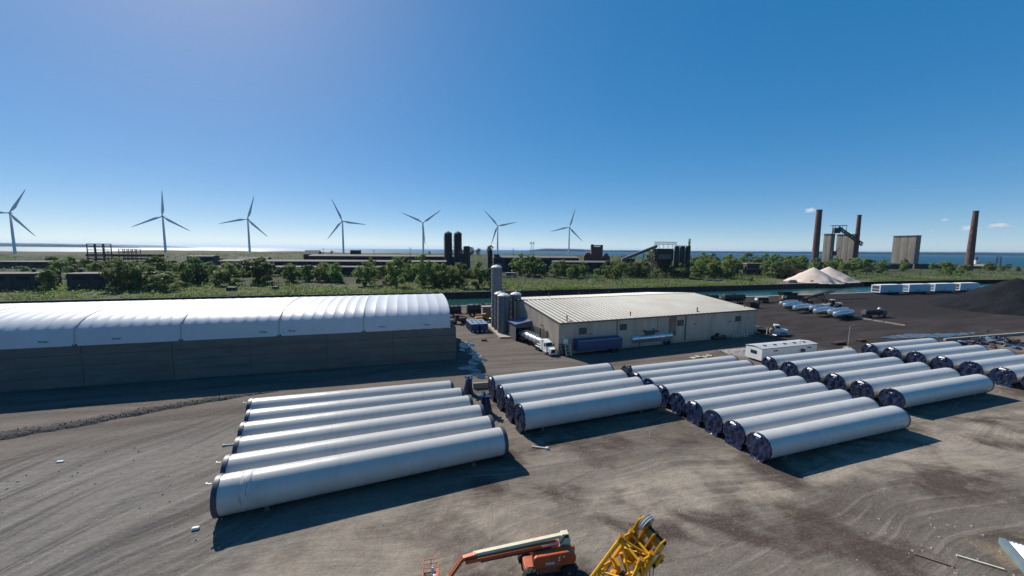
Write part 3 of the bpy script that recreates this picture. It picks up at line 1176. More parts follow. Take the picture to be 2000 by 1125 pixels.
mb.add([(-SX + .15, -SY, 3.9), (SX, -SY, 3.9), (SX, -SY, 6.0), (-SX + .15, -SY, 4.9), (-SX + .15, -SY + .12, 3.9), (SX, -SY + .12, 3.9), (SX, -SY + .12, 6.0), (-SX + .15, -SY + .12, 4.9)],
       [(0, 1, 2, 3), (7, 6, 5, 4), (0, 4, 5, 1)])
mb.build('walls', M_SHED, sh)
MB().box(SX - .3, SX, -SY + .2, -SY + .5, 0, 5.9).build('post', M_SHED, sh)
MB().cbox(SX + 1.2, 1.8, 6.0, 2.2, 2.4, 5.2).cbox(SX + 1.2, 1.8, 8.9, 1.6, 1.8, .7).build('shadow_block', M_SHED, sh)  # dark block standing in for a shadow cast on the gable wall

# ================================================================== SILOS
M_SILO = mat('silo_grey', (.165, .170, .185), .55, metal=.1, col2=(.125, .13, .14), scale=.5, stretch=(1, 1, .1))
M_DOME = mat('silo_dome_white', (.72, .71, .68), .5, col2=(.55, .52, .47), scale=1)
tag(MB().prism([(-9.2, 134), (-3.6, 112.6), (1.6, 113.2), (3.2, 130)], .004, .42).build('silo_pad', M_CONC), 'beige concrete pad under the silos', 'concrete pad')


def silo(label, x, y, r, h, ladder):
    s = thing('silo', label, 'silo', (x, y, .42), 0, 'grey silos beside the warehouse')
    h -= .42
    prof = [(r, 0)]
    k = int(h / 1.9)
    for i in range(1, k):
        z = h * i / k
        prof += [(r, z - .05), (r + .03, z - .03), (r + .03, z + .03), (r, z + .05)]
    prof += [(r, h)]
    MB().lathe(prof, 36).build('barrel', M_SILO, s, 30)
    MB().lathe([(r + .05, h - .1), (r + .05, h + .04), (r * .82, h + .38), (r * .5, h + .62), (.25, h + .78), (.25, h + 1.0), (0, h + 1.02)], 32).build('dome', M_DOME, s, 40)
    mb = MB()
    a = ladder
    for da in (-.12, .12):
        mb.tube(((r + .18) * cos(a + da), (r + .18) * sin(a + da), .4), ((r + .18) * cos(a + da), (r + .18) * sin(a + da), h + .5), .04, n=6)
    mb.tube(((r + .12) * cos(a + .9), (r + .12) * sin(a + .9), 0), ((r + .12) * cos(a + .9), (r + .12) * sin(a + .9), h + .3), .11, n=8)
    mb.build('ladder', M_SHED, s)
    mb = MB()
    for j in range(10):
        q = 2 * pi * j / 10
        q2 = 2 * pi * (j + 1) / 10
        mb.tube((r * .95 * cos(q), r * .95 * sin(q), h + .1), (r * .95 * cos(q), r * .95 * sin(q), h + 1.0), .03, n=5)
        mb.tube((r * .95 * cos(q), r * .95 * sin(q), h + 1.0), (r * .95 * cos(q2), r * .95 * sin(q2), h + 1.0), .03, n=5)
    mb.build('guard_rail', M_SHED, s)
    return s


silo('tallest narrow grey silo with a white dome', -5.3, 128.3, 1.78, 21.0, -.5)
silo('front grey silo of the short pair, nearest the yard', -2.6, 119.6, 2.0, 12.4, -2.3)
silo('short grey silo half hidden behind the front one', -3.9, 124.2, 2.0, 12.4, -2.8)
silo('short grey silo on the right, next to the warehouse gable', 1.3, 126.6, 1.85, 12.0, 2.4)

# ================================================================== VEHICLES AND YARD EQUIPMENT
M_WPAINT = mat('white_vehicle_paint', (.74, .74, .72), .3, col2=(.6, .59, .56), scale=1.2, coat=.4)
M_ALU = mat('polished_aluminium', (.66, .67, .68), .28, metal=.72, col2=(.46, .47, .48), scale=1.0, stretch=(.3, 1, 1))
M_GLASS = mat('dark_glass', (.012, .016, .024), .08, spec=.7)
M_TYRE = mat('tyre_rubber', (.018, .018, .018), .85)
M_RIM = mat('wheel_rim', (.38, .38, .38), .4, metal=.6)
M_CHASSIS = mat('black_chassis', (.022, .022, .024), .6)
M_BLUE = mat('blue_box_paint', (.020, .050, .135), .45, col2=(.03, .06, .13), scale=.8)
M_BLUETOP = mat('blue_container_top', (.13, .23, .36), .6, col2=(.09, .10, .12), scale=.7, amount=.7)
M_RAIL = mat('railcar_black', (.030, .023, .025), .6, col2=(.055, .035, .03), scale=.6)
M_YEL = mat('machine_yellow', (.62, .33, .03), .45, col2=(.45, .22, .03), scale=2)
M_RED = mat('lamp_red', (.5, .03, .02), .4)
M_RUSTBR = mat('brown_rusty_steel', (.085, .045, .032), .85, col2=(.05, .032, .026), scale=1.2)
M_GREEN = mat('dumpster_green', (.05, .085, .075), .6, col2=(.035, .05, .045), scale=1)
M_BOLL = mat('bollard_cream', (.62, .56, .40), .7, col2=(.45, .38, .25), scale=2)


def wheel_mesh(r, w):
    return MB().lathe([(r * .6, -w / 2), (r * .93, -w / 2), (r, -w * .3), (r, w * .3), (r * .93, w / 2), (r * .6, w / 2)], 20, axis='Y').mesh('tyre', M_TYRE, 40)


def rim_mesh(r, w):
    return MB().lathe([(0, -w * .3), (r * .2, -w * .55), (r * .25, -w * .3), (r * .62, -w * .42), (r * .62, w * .42), (r * .25, w * .3), (0, w * .3)], 16, axis='Y').mesh('rim', M_RIM, 40)


TY = {}


def wheel(parent, x, y, r, w):
    key = (round(r, 2), round(w, 2))
    if key not in TY:
        TY[key] = (wheel_mesh(r, w), rim_mesh(r, w))
    o = mobj('wheel', TY[key][0], parent, (x, y, r))
    mobj('rim', TY[key][1], o)
    return o


def tank_profile(L, r):
    pr = [(0, -.30)]
    for k in range(1, 6):
        a = k / 5 * pi / 2
        pr.append((r * sin(a), -.30 * cos(a)))
    for k in range(1, 6):
        pr += [(r, L * k / 6 - .04), (r + .02, L * k / 6), (r, L * k / 6 + .04)]
    for k in range(5, -1, -1):
        a = k / 5 * pi / 2
        pr.append((r * sin(a), L + .30 * cos(a)))
    return pr


def tank_trailer(label, group, x, y, rz, L=12.4, r=1.02, shiny=None, hopper=False):
    """local +x = rear; front (kingpin) end at 0"""
    t = thing('tank_trailer', label, 'tank trailer', (x, y, 0), rz, group)
    zc = 1.25 + r
    tk = MB().lathe(tank_profile(L, r), 28, (0, 0, zc), 'X').build('tank', shiny or M_ALU, t, 30)
    mb = MB().cbox(L * .5, 0, zc + r + .06, L * .55, .55, .07)
    for k in range(4):
        mb.tube((L * (.25 + .16 * k), 0, zc + r - .05), (L * (.25 + .16 * k), 0, zc + r + .28), .26, n=12)
    for s in (-.42, .42):
        mb.beam((L * .2, s, zc + r + .38), (L * .8, s, zc + r + .38), .05)
        for k in range(5):
            mb.beam((L * (.2 + .15 * k), s, zc + r - .1), (L * (.2 + .15 * k), s, zc + r + .38), .05)
    mb.build('catwalk', M_ALU, t)
    if hopper:
        mb = MB()
        for k in range(3):
            xh = L * (.28 + .24 * k)
            mb.add([(xh - 1.1, -.8, zc - r * .6), (xh + 1.1, -.8, zc - r * .6), (xh + 1.1, .8, zc - r * .6), (xh - 1.1, .8, zc - r * .6), (xh - .2, -.2, .75), (xh + .2, -.2, .75), (xh + .2, .2, .75), (xh - .2, .2, .75)],
                   [(0, 1, 5, 4), (1, 2, 6, 5), (2, 3, 7, 6), (3, 0, 4, 7), (4, 5, 6, 7)])
        mb.build('hoppers', M_ALU, t)
    mb = MB()
    for s in (-.45, .45):
        mb.beam((.3, s, 1.18), (L - .2, s, 1.18), .12, .2)
    for s in (-.55, .55):
        mb.beam((2.6, s, 0.08), (2.6, s, 1.2), .12)
        mb.cbox(2.6, s, .05, .35, .3, .1)
    mb.cbox(L + .12, 0, .55, .1, 2.1, .14)
    mb.build('frame', M_CHASSIS, t)
    for ax in (L - 2.6, L - 1.3):
        for s in (-1.0, 1.0):
            wheel(t, ax, s * .98, .5, .5)
        MB().cbox(ax, 0, .5, .14, 1.7, .14).build('axle', M_CHASSIS, t)
    mb = MB()
    for s in (-1, 1):
        mb.cbox(L - 1.95, s * .98, 1.08, 2.6, .56, .05)
    mb.build('mudguard', M_ALU, t)
    for s in (-.9, .9):
        MB().cbox(L + .19, s, .62, .04, .25, .14).build('tail_light', M_RED, t)
    return t


def semi_tractor(label, x, y, rz):
    """conventional tractor, front towards -x, fifth wheel at +x end"""
    t = thing('semi_tractor', label, 'truck', (x, y, 0), rz)
    # bonnet
    bon = MB()
    bon.add([(-3.3, -.72, .75), (-3.3, .72, .75), (-3.3, .68, 1.75), (-3.3, -.68, 1.75), (-1.5, -.98, .85), (-1.5, .98, .85), (-1.5, .92, 2.12), (-1.5, -.92, 2.12)],
            [(0, 3, 2, 1), (0, 4, 7, 3), (1, 2, 6, 5), (3, 7, 6, 2), (4, 5, 6, 7), (0, 1, 5, 4)]).build('bonnet', M_WPAINT, t)
    MB().cbox(-3.34, 0, 1.25, .08, 1.15, .95).build('grille', M_CHASSIS, t)
    MB().cbox(-3.5, 0, .62, .22, 2.35, .42).build('bumper', M_ALU, t)
    for s in (-1, 1):
        MB().cbox(-3.36, s * .86, 1.05, .1, .26, .22).build('headlight', M_WHITEPL, t)
        P = []
        for k in range(7):
            a = pi * k / 6
            P.append([(-2.55 - .68 * cos(a), s * .78, .55 + .66 * sin(a)), (-2.55 - .68 * cos(a), s * 1.2, .55 + .62 * sin(a))])
        MB().grid(P).build('fender', M_WPAINT, t)
        MB().cbox(-.9, s * 1.05, .55, 1.5, .5, .55).build('fuel_tank', M_ALU, t)
        MB().tube((.75, s * 1.02, .9), (.75, s * 1.02, 3.75), .09, n=10).build('exhaust_stack', M_ALU, t)
        MB().cbox(-1.35, s * 1.32, 2.35, .12, .2, .6).beam((-1.35, s * 1.0, 2.4), (-1.35, s * 1.32, 2.4), .04).build('mirror', M_CHASSIS, t)
    cab = MB()
    cab.extrude_y([(-1.55, .75), (.7, .75), (.7, 3.05), (-.95, 3.0), (-1.45, 2.12)], -1.06, 1.06)
    cab.build('cab', M_WPAINT, t)
    MB().add([(-1.49, -.95, 2.14), (-1.49, .95, 2.14), (-1.02, .90, 2.93), (-1.02, -.90, 2.93)], [(0, 1, 2, 3)]).build('windscreen', M_GLASS, t)
    for s in (-1, 1):
        MB().add([(-1.2, s * 1.07, 2.12), (-.3, s * 1.07, 2.12), (-.3, s * 1.07, 2.85), (-.85, s * 1.07, 2.85)], [(0, 1, 2, 3)]).build('side_window', M_GLASS, t)
    MB().extrude_y([(.72, .75), (1.75, .75), (1.75, 3.35), (.72, 3.25)], -1.1, 1.1).build('sleeper', M_WPAINT, t)
    MB().extrude_y([(-.9, 3.02), (.72, 3.06), (1.75, 3.36), (1.75, 3.42), (.3, 3.4)], -.9, .9).build('roof_fairing', M_WPAINT, t)
    mb = MB()
    for s in (-.42, .42):
        mb.beam((-3.3, s, .8), (4.1, s, .8), .12, .25)
    mb.cbox(3.2, 0, 1.08, 1.1, 1.0, .14)
    mb.build('chassis', M_CHASSIS, t)
    for s in (-1, 1):
        wheel(t, -2.55, s * 1.0, .52, .32)
        for ax in (2.55, 3.85):
            wheel(t, ax, s * .93, .52, .56)
        MB().cbox(3.2, s * .93, 1.13, 2.5, .6, .05).build('rear_mudguard', M_WPAINT, t)
    return t


# truck and tanker backed up under the loading shed: nose towards the camera
dx, dy = (10.9 - 3.9), (93.5 - 108.8)
az = atan2(-dy, -dx)
semi_tractor('white semi tractor with long bonnet, parked at the warehouse corner', 9.3, 97.0, az)
c = Vector((9.3, 97.0, 0)) + Vector((cos(az), sin(az), 0)) * 2.55
tank_trailer('shiny tank trailer coupled to the white tractor under the loading shed', 'tank trailers', c.x, c.y, az, 12.6, 1.0, hopper=True)

# tanker standing along the warehouse front
tank_trailer('polished tank trailer standing alone along the warehouse front wall', 'tank trailers', 33.5, 103.9, radians(21), 14.2, 1.05)


def box_body(name, parent, L, W, z0, H, m, ribs=.9):
    mb = MB()
    mb.box(0, L, -W / 2, W / 2, z0, z0 + H)
    o = mb.build(name, m, parent)
    return o


def blue_box_trailer(label, x, y, rz):
    t = thing('box_trailer', label, 'box trailer', (x, y, 0), rz)
    L, W, H, z0 = 13.4, 2.6, 2.75, 1.15
    box_body('box', t, L, W, z0, H, M_BLUE)
    for s in (-1, 1):
        MB().box(-.03, L + .03, s * W / 2 - .05, s * W / 2 + .03, z0 + H - .16, z0 + H + .04).build('top_rail', M_BLUETOP, t)
        mb = MB()
        for k in range(1, 22):
            mb.cbox(L * k / 22, s * (W / 2 + .015), z0 + H * .5, .07, .03, H - .4)
        mb.build('side_ribs', M_BLUE, t)
    mb = MB()
    for s in (-.5, .5):
        mb.beam((.2, s, 1.0), (L - .2, s, 1.0), .12, .25)
    for s in (-.7, .7):
        mb.beam((3, s, .05), (3, s, 1.0), .12)
    mb.build('frame', M_CHASSIS, t)
    for ax in (L - 2.5, L - 1.2):
        for s in (-1, 1):
            wheel(t, ax, s * 1.0, .5, .5)
    MB().box(L, L + .05, -W / 2 + .1, W / 2 - .1, z0 + .1, z0 + H - .1).build('rear_door', M_BLUE, t)
    return t


blue_box_trailer('long dark blue box trailer along the warehouse front, left of the tanker', 16.6, 95.4, radians(19.5))
# stacked pipes, boards and a water tank in front of the warehouse corner
tk = thing('water_tote', 'small white caged water tote on a stand by the warehouse corner', 'tank', (13.9, 96.0, 0), radians(20))
MB().box(-.6, .6, -.5, .5, 2.6, 4.0).build('tote', M_WHITEPL, tk)
mb = MB()
for sx in (-.55, .55):
    for sy in (-.45, .45):
        mb.beam((sx, sy, 0), (sx, sy, 4.05), .07)
mb.cbox(0, 0, 2.55, 1.3, 1.1, .08).build('stand', M_CHASSIS, tk)
for k, (px_, py_, lab) in enumerate(((14.7, 93.9, 'yellowish board leaning at the end of the blue box trailer'), (14.0, 94.2, 'dark plank frame leaning left of the leaning board'), (13.3, 94.7, 'rusty lattice frame leaning against the warehouse corner'))):
    o = thing('leaning_frame', lab, 'frame', (px_, py_, 0), radians(20 + 9 * k), 'frames leaning by the warehouse corner')
    mb = MB()
    for s in (-.7, .7):
        mb.beam((s, 0, 0), (s, .9, 3.3 - .3 * k), .14)
    for q in range(4):
        mb.beam((-.7, .1 + .22 * q, .4 + .8 * q), (.7, .1 + .22 * q, .4 + .8 * q), .12)
    mb.build('bars', (M_BOLL, M_CHASSIS, M_RUSTBR)[k], o)


# ---- blue containers behind the silos
def container(label, x, y, rz, L=8.6, W=2.6, H=2.7):
    t = thing('blue_container', label, 'container', (x, y, 0), rz, 'blue containers behind the silos')
    MB().box(0, L, -W / 2, W / 2, .15, H).build('walls', M_BLUE, t)
    MB().box(-.03, L + .03, -W / 2 - .03, W / 2 + .03, H + .002, H + .08).build('top', M_BLUETOP, t)
    for k in range(9):
        for s in (-1, 1):
            MB().cbox(.5 + k * (L - 1) / 8, s * (W / 2 + .04), H / 2 + .05, .12, .08, H - .3).build('rib', M_BLUE, t)
    MB().cbox(L * .3, .2, H + .13, 1.1, .9, .09).build('hatch', M_CHASSIS, t)
    MB().cbox(L * .68, -.1, H + .13, 1.1, .9, .09).build('hatch', M_CHASSIS, t)
    for s in (-.8, .8):
        MB().cbox(-.12, s, .35, .22, .35, .5).build('roller', M_WHITEPL, t)
        MB().cbox(L * .9, s, .08, .4, .3, .15).build('skid', M_CHASSIS, t)
    return t


az = atan2(131.5 - 120.1, -17.0 + 13.2)
container('left one of two dark blue containers standing behind the silos', -11.9, 120.6, az)
container('right one of two dark blue containers, next to the tall silo', -9.0, 121.4, az)


# ---- rail tank cars along the canal
def rail_tank(label, x, y, rz, L=11.5, r=1.5):
    t = thing('rail_tank_car', label, 'rail tank car', (x, y, 0), rz, 'dark rail tank cars along the quay')
    zc = 1.2 + r
    MB().lathe(tank_profile(L, r), 24, (0, 0, zc), 'X').build('tank', M_RAIL, t, 30)
    MB().tube((L / 2, 0, zc + r - .1), (L / 2, 0, zc + r + .55), .45, n=14).build('dome', M_RAIL, t)
    mb = MB()
    for s in (-.55, .55):
        mb.beam((L * .4, s, zc + r + .5), (L * .6, s, zc + r + .5), .05)
        mb.beam((L * .4, s, zc + r - .3), (L * .4, s, zc + r + .5), .05)
        mb.beam((L * .6, s, zc + r - .3), (L * .6, s, zc + r + .5), .05)
    mb.build('platform_rail', M_CHASSIS, t)
    MB().cbox(L / 2, 0, 1.1, L + 1.4, 1.2, .3).build('underframe', M_CHASSIS, t)
    for ax in (1.2, 2.9, L - 2.9, L - 1.2):
        for s in (-.72, .72):
            o = MB().lathe([(0, -.06), (.46, -.06), (.46, .06), (0, .06)], 16, axis='Y').build('wheel', M_CHASSIS, t, 40)
            o.location = (ax, s, .46)
    return t


rail_tank('dark rail tank car next to the fabric hall end', -30.5, 148.8, radians(15), 10.0, 1.55)
rail_tank('long brown-black rail tank car behind the blue containers', -18.2, 152.0, radians(15), 12.4, 1.75)
rail_tank('black rail tank car showing past the warehouse roof, right one', 110.8, 195.6, radians(16), 13.0, 1.7)
rail_tank('black rail tank car mostly hidden by the warehouse roof', 95.5, 193.5, radians(16), 13.0, 1.6)
mb = MB()
for off in (-.72, .72):
    mb.beam((-140, 120.4 + off, .08), (210, 220.9 + off, .08), .09, .16)
o = mb.build('rail_track', M_RUSTBR)
tag(o, 'pair of rusty rails under the rail tank cars along the quay', 'rail track')
# cabin, small yellow loader and junk behind the containers
t = thing('site_cabin', 'pale grey-green site cabin between the tall silo and the canal', 'cabin', (-9.6, 148.5, 0), radians(15))
MB().box(-2.4, 2.6, -1.5, 1.5, .3, 4.4).build('walls', M_SHED, t)
MB().box(-2.5, 2.7, -1.6, 1.6, 4.4, 4.55).build('roof', M_CONC, t)
MB().box(-2.45, -2.41, -1.2, -.1, .4, 3.8).build('pale_door', M_WHITEPL, t)
MB().box(-1.3, 1.6, -1.54, -1.51, 2.2, 3.4).build('window', M_GLASS, t)


def loader(label, x, y, rz, m, s=1.0, group=None):
    """small wheel loader"""
    t = thing('wheel_loader', label, 'loader', (x, y, 0), rz, group)
    t.scale = (s, s, s)
    MB().bevbox(.4, 3.2, -.75, .75, .8, 1.9, .15).build('engine_hood', m, t)
    MB().bevbox(-.7, .5, -.7, .7, 1.0, 2.9, .15).build('cab', M_GLASS, t)
    MB().cbox(-.1, 0, 2.95, 1.4, 1.5, .12).build('cab_roof', m, t)
    mb = MB()
    for q in (-.5, .5):
        mb.beam((-.8, q, 1.5), (-2.6, q, .7), .18, .25)
    mb.build('lift_arms', m, t)
    MB().extrude_y([(-2.6, .2), (-3.4, .12), (-3.5, .3), (-2.8, 1.2), (-2.5, 1.0)], -1.1, 1.1).build('bucket', m, t)
    for q in (-1, 1):
        for ax in (-1.0, 2.2):
            wheel(t, ax, q * .95, .65, .5)
    return t


loader('small yellow loader behind the blue containers', -10.6, 139.5, radians(200), M_YEL)
loader('rusty dark loader between the hall end and the blue containers', -19.9, 134.8, radians(30), M_RUSTBR, 1.1)


def scrap_pile(name, label, cat, x, y, r, h, n, mats, seed, group=None):
    """heap of bent plates, pipes and beams"""
    rg = random.Random(seed)
    t = thing(name, label, cat, (x, y, 0), 0, group)
    for i in range(n):
        a, q = rg.uniform(0, 6.28), rg.uniform(0, 1) ** .6
        px_, py_ = q * r * cos(a), q * r * .6 * sin(a)
        z = (1 - q) * h * rg.uniform(.3, 1) + .1
        mb = MB()
        k = rg.randrange(3)
        L = rg.uniform(.6, 2.2)
        b = rg.uniform(0, 3.14)
        if k == 0:
            mb.beam((px_ - L / 2 * cos(b), py_ - L / 2 * sin(b), z * .7), (px_ + L / 2 * cos(b), py_ + L / 2 * sin(b), z), rg.uniform(.12, .3))
        elif k == 1:
            mb.cbox(px_, py_, z * .6 + .15, L, rg.uniform(.5, 1.2), rg.uniform(.2, .8), b, rg.uniform(-.4, .4))
        else:
            mb.tube((px_ - L / 2 * cos(b), py_ - L / 2 * sin(b), z * .6 + .1), (px_ + L / 2 * cos(b), py_ + L / 2 * sin(b), z * .8 + .1), rg.uniform(.12, .35), n=10)
        mb.build('scrap_piece', rg.choice(mats), t)
    return t


scrap_pile('junk_heap', 'heap of mixed junk on the ground beside the tall silo', 'junk heap', -7.6, 138.5, 3.0, 1.4, 16, [M_CHASSIS, M_WHITEPL, M_SHED, M_RUSTBR], 3)
scrap_pile('junk_heap', 'low dark junk heap by the end of the fabric hall', 'junk heap', -24.0, 137.5, 2.6, 1.2, 12, [M_CHASSIS, M_WHITEPL, M_RUSTBR], 9)
tag(MB().cbox(0, 0, .25, 1.5, .9, .35).cbox(.6, 0, .6, .15, .9, .5).build('forklift_pallet', M_CHASSIS), 'small black pallet lifter on the wet ground left of the silo pad', 'pallet').location = (-8.2, 109.5, 0)

# ---- row of tank trailers in the right yard
rowm = [('far left end of the tanker row, first by the black skip', 129.8, 180.4), ('second tanker from the far end of the row', 126.9, 174.0), ('third tanker from the far end of the row', 126.1, 166.6), ('fourth tanker, middle of the row', 133.0, 166.0),
        ('fifth tanker of the row, dull sides', 127.8, 157.2), ('sixth tanker of the row with humped tank top', 131.8, 154.6), ('nearest tanker at the right end of the tanker row', 129.9, 149.9)]
for k, (lab, x, y) in enumerate(rowm):
    tank_trailer('polished tank trailer, ' + lab, 'parked tank trailers', x, y - .6, radians(26), 13.4, 1.02 if k != 5 else 1.16)

# ---- black skip, brown machines, screening conveyor
t = thing('skip', 'black open-top skip at the left end of the tanker row', 'skip', (117.0, 181.2, 0), radians(14))
MB().add([(-2.6, -1.2, 0), (2.6, -1.2, 0), (2.6, 1.2, 0), (-2.6, 1.2, 0), (-2.9, -1.4, 2.4), (2.9, -1.4, 2.4), (2.9, 1.4, 2.4), (-2.9, 1.4, 2.4)], [(0, 3, 2, 1), (0, 1, 5, 4), (1, 2, 6, 5), (2, 3, 7, 6), (3, 0, 4, 7)]).build('tub', M_RAIL, t)
for k in range(6):
    MB().cbox(-2.4 + k * .95, -1.36, 1.25, .14, .14, 2.3).build('rib', M_RAIL, t)
t = thing('flat_trailer', 'flat trailer with dark load behind the black skip', 'trailer', (133.5, 199.5, 0), radians(10))
MB().cbox(0, 0, 1.15, 7.6, 2.4, .25).build('deck', M_CHASSIS, t)
MB().cbox(.6, 0, 2.0, 5.2, 2.0, 1.4).build('load', M_RAIL, t)
MB().cbox(-3.2, 0, 1.9, .9, 1.6, 1.2).build('white_box', M_WHITEPL, t)
MB().cbox(.4, 0, 2.95, 7.0, 2.3, .12).build('canopy', M_CONC, t)
for ax in (-2.4, 2.0, 3.0):
    for s in (-1, 1):
        wheel(t, ax, s * 1.0, .45, .3)
cv = thing('mobile_conveyor', 'dark mobile screening conveyor with inclined belt behind the tankers', 'conveyor', (150.5, 204.0, 0), radians(7))
mb = MB()
for s in (-.8, .8):
    mb.beam((8, s, 1.6), (29, s, 6.6), .22, .3)
    mb.beam((8, s, .9), (27, s, 5.0), .22, .3)
    for k in range(9):
        q = k / 8
        mb.beam((8 + 20 * q, s, 1.6 + 4.7 * q), (8 + 19 * q, s, .9 + 3.9 * q), .14)
        if k < 8:
            mb.beam((8 + 20 * q, s, 1.6 + 4.7 * q), (8 + 19 * (q + .125), s, .9 + 3.9 * (q + .125)), .12)
mb.build('truss', M_RAIL, cv)
mb = MB()
mb.add([(7.6, -.6, 1.75), (29.4, -.6, 6.9), (29.4, .6, 6.9), (7.6, .6, 1.75), (7.6, -.6, 1.55), (29.4, -.6, 6.7), (29.4, .6, 6.7), (7.6, .6, 1.55)], [(0, 1, 2, 3), (7, 6, 5, 4), (0, 4, 5, 1), (3, 2, 6, 7), (1, 5, 6, 2), (0, 3, 7, 4)]).build('belt', M_CHASSIS, cv)
for s in (-.9, .9):
    MB().beam((20, s, 4.6), (23, s, .5), .25).beam((14.5, s, 3.1), (23, s, .5), .2).build('prop', M_RAIL, cv)
    wheel(cv, 23, s * 1.1, .55, .4)
MB().box(-4, 9, -1.4, 1.4, 1.2, 3.6).build('screen_box', M_RUSTBR, cv)
MB().add([(-4, -1.6, 3.6), (4, -1.6, 3.6), (4, 1.6, 3.6), (-4, 1.6, 3.6), (-4.8, -2.2, 5.2), (4.6, -2.2, 5.2), (4.6, 2.2, 5.2), (-4.8, 2.2, 5.2)], [(0, 1, 5, 4), (1, 2, 6, 5), (2, 3, 7, 6), (3, 0, 4, 7)]).build('feed_hopper', M_RAIL, cv)
MB().cbox(-3.6, -1.8, 2.9, 2.6, .5, 1.4).build('pale_control_box', M_BOLL, cv)
for ax in (-2, -.6, 6):
    for s in (-1, 1):
        wheel(cv, ax, s * 1.2, .55, .4)
loader('brown-red wheel loader at the tail of the second tank trailer', 148.6, 189.0, radians(20), M_RUSTBR, 1.35)
loader('pale dusty wheel loader standing alone behind the tank trailers', 158.6, 184.5, radians(-10), M_BOLL, 1.25)
# dark tank truck on the right
dt = thing('tank_truck', 'black and white tank truck parked right of the tanker row', 'truck', (147.0, 155.6, 0), radians(14))
MB().lathe(tank_profile(8.2, 1.0), 22, (1.0, 0, 2.3), 'X').build('tank', M_RAIL, dt, 30)
MB().cbox(5.6, 0, 1.1, 11.5, 1.0, .3).build('chassis', M_CHASSIS, dt)
MB().extrude_y([(9.6, .9), (11.9, .9), (11.9, 1.9), (11.3, 2.9), (9.6, 2.95)], -1.1, 1.1).build('cab', M_SHED, dt)
MB().add([(11.93, -1, 1.95), (11.93, 1, 1.95), (11.36, 1, 2.85), (11.36, -1, 2.85)], [(0, 1, 2, 3)]).build('windscreen', M_GLASS, dt)
MB().lathe([(0, 0), (.55, .1), (.6, .5), (.3, .95), (0, 1.0)], 14, (8.9, 0, 3.0)).build('white_filter', M_WHITEPL, dt, 40)
mb = MB()
for s in (-1, 1):
    mb.beam((1, s, 3.3), (9, s, 3.3), .06)
    for k in range(6):
        mb.beam((1 + 1.6 * k, s, 2.4), (1 + 1.6 * k, s, 3.3), .06)
mb.cbox(.2, 0, 2.2, .5, 1.8, 1.6).build('rails_and_reel', M_SHED, dt)
for ax in (1.6, 3.0, 10.6):
    for s in (-1, 1):
        wheel(dt, ax, s * 1.0, .52, .4)
# concrete parking stops running forward from the tank truck
for k, (x, y) in enumerate(((150.6, 158.4), (150.4, 155.0), (150.2, 151.2), (150.1, 147.6), (150.0, 144.2))):
    x += (-3.0, -2.0, -1.0, 0, .6)[k]
    lab = ['farthest', 'second', 'middle', 'fourth', 'nearest'][k]
    o = tag(MB().extrude_x([(-.28, 0), (.28, 0), (.2, .42), (-.2, .42)], -1.5, 1.5).build('parking_stop', M_CONC), f'{lab} low concrete stop in the line below the tank truck', 'parking stop', 'parking stops below the tank truck')
    o.location = (x - 4.5, y - 4.5, 0)
    o.rotation_euler = (0, 0, radians(-62))

# ---- white truck, blue car, skip and bollards right of the warehouse
wt = thing('flatbed_truck', 'white bonneted flatbed truck right of the warehouse', 'truck', (87.2, 122.6, 0), radians(-25))
MB().extrude_y([(-.4, .8), (1.5, .8), (1.5, 2.0), (1.0, 3.1), (-.4, 3.15)], -1.1, 1.1).build('cab', M_WPAINT, wt)
MB().add([(1.55, -1.05, .7), (3.5, -.95, .7), (3.5, .95, .7), (1.55, 1.05, .7), (1.55, -1.05, 2.0), (3.4, -.9, 1.65), (3.4, .9, 1.65), (1.55, 1.05, 2.0)], [(0, 3, 2, 1), (4, 5, 6, 7), (0, 1, 5, 4), (1, 2, 6, 5), (2, 3, 7, 6), (3, 0, 4, 7)]).build('bonnet', M_WPAINT, wt)
MB().cbox(3.52, 0, 1.15, .08, 1.5, .6).build('grille', M_CHASSIS, wt)
MB().add([(1.53, -1.0, 2.05), (1.53, 1.0, 2.05), (1.08, .95, 2.98), (1.08, -.95, 2.98)], [(0, 1, 2, 3)]).build('windscreen', M_GLASS, wt)
for s in (-1, 1):
    MB().add([(0, s * 1.11, 2.05), (1.25, s * 1.11, 2.05), (.95, s * 1.11, 2.9), (0, s * 1.11, 2.9)], [(0, 1, 2, 3)]).build('side_window', M_GLASS, wt)
    for ax in (2.6, -3.4):
        wheel(wt, ax, s * 1.0, .5, .36)
MB().cbox(-3.0, 0, 1.25, 4.8, 2.4, .2).cbox(-.62, 0, 2.0, .12, 2.3, 1.5).build('flatbed', M_CHASSIS, wt)


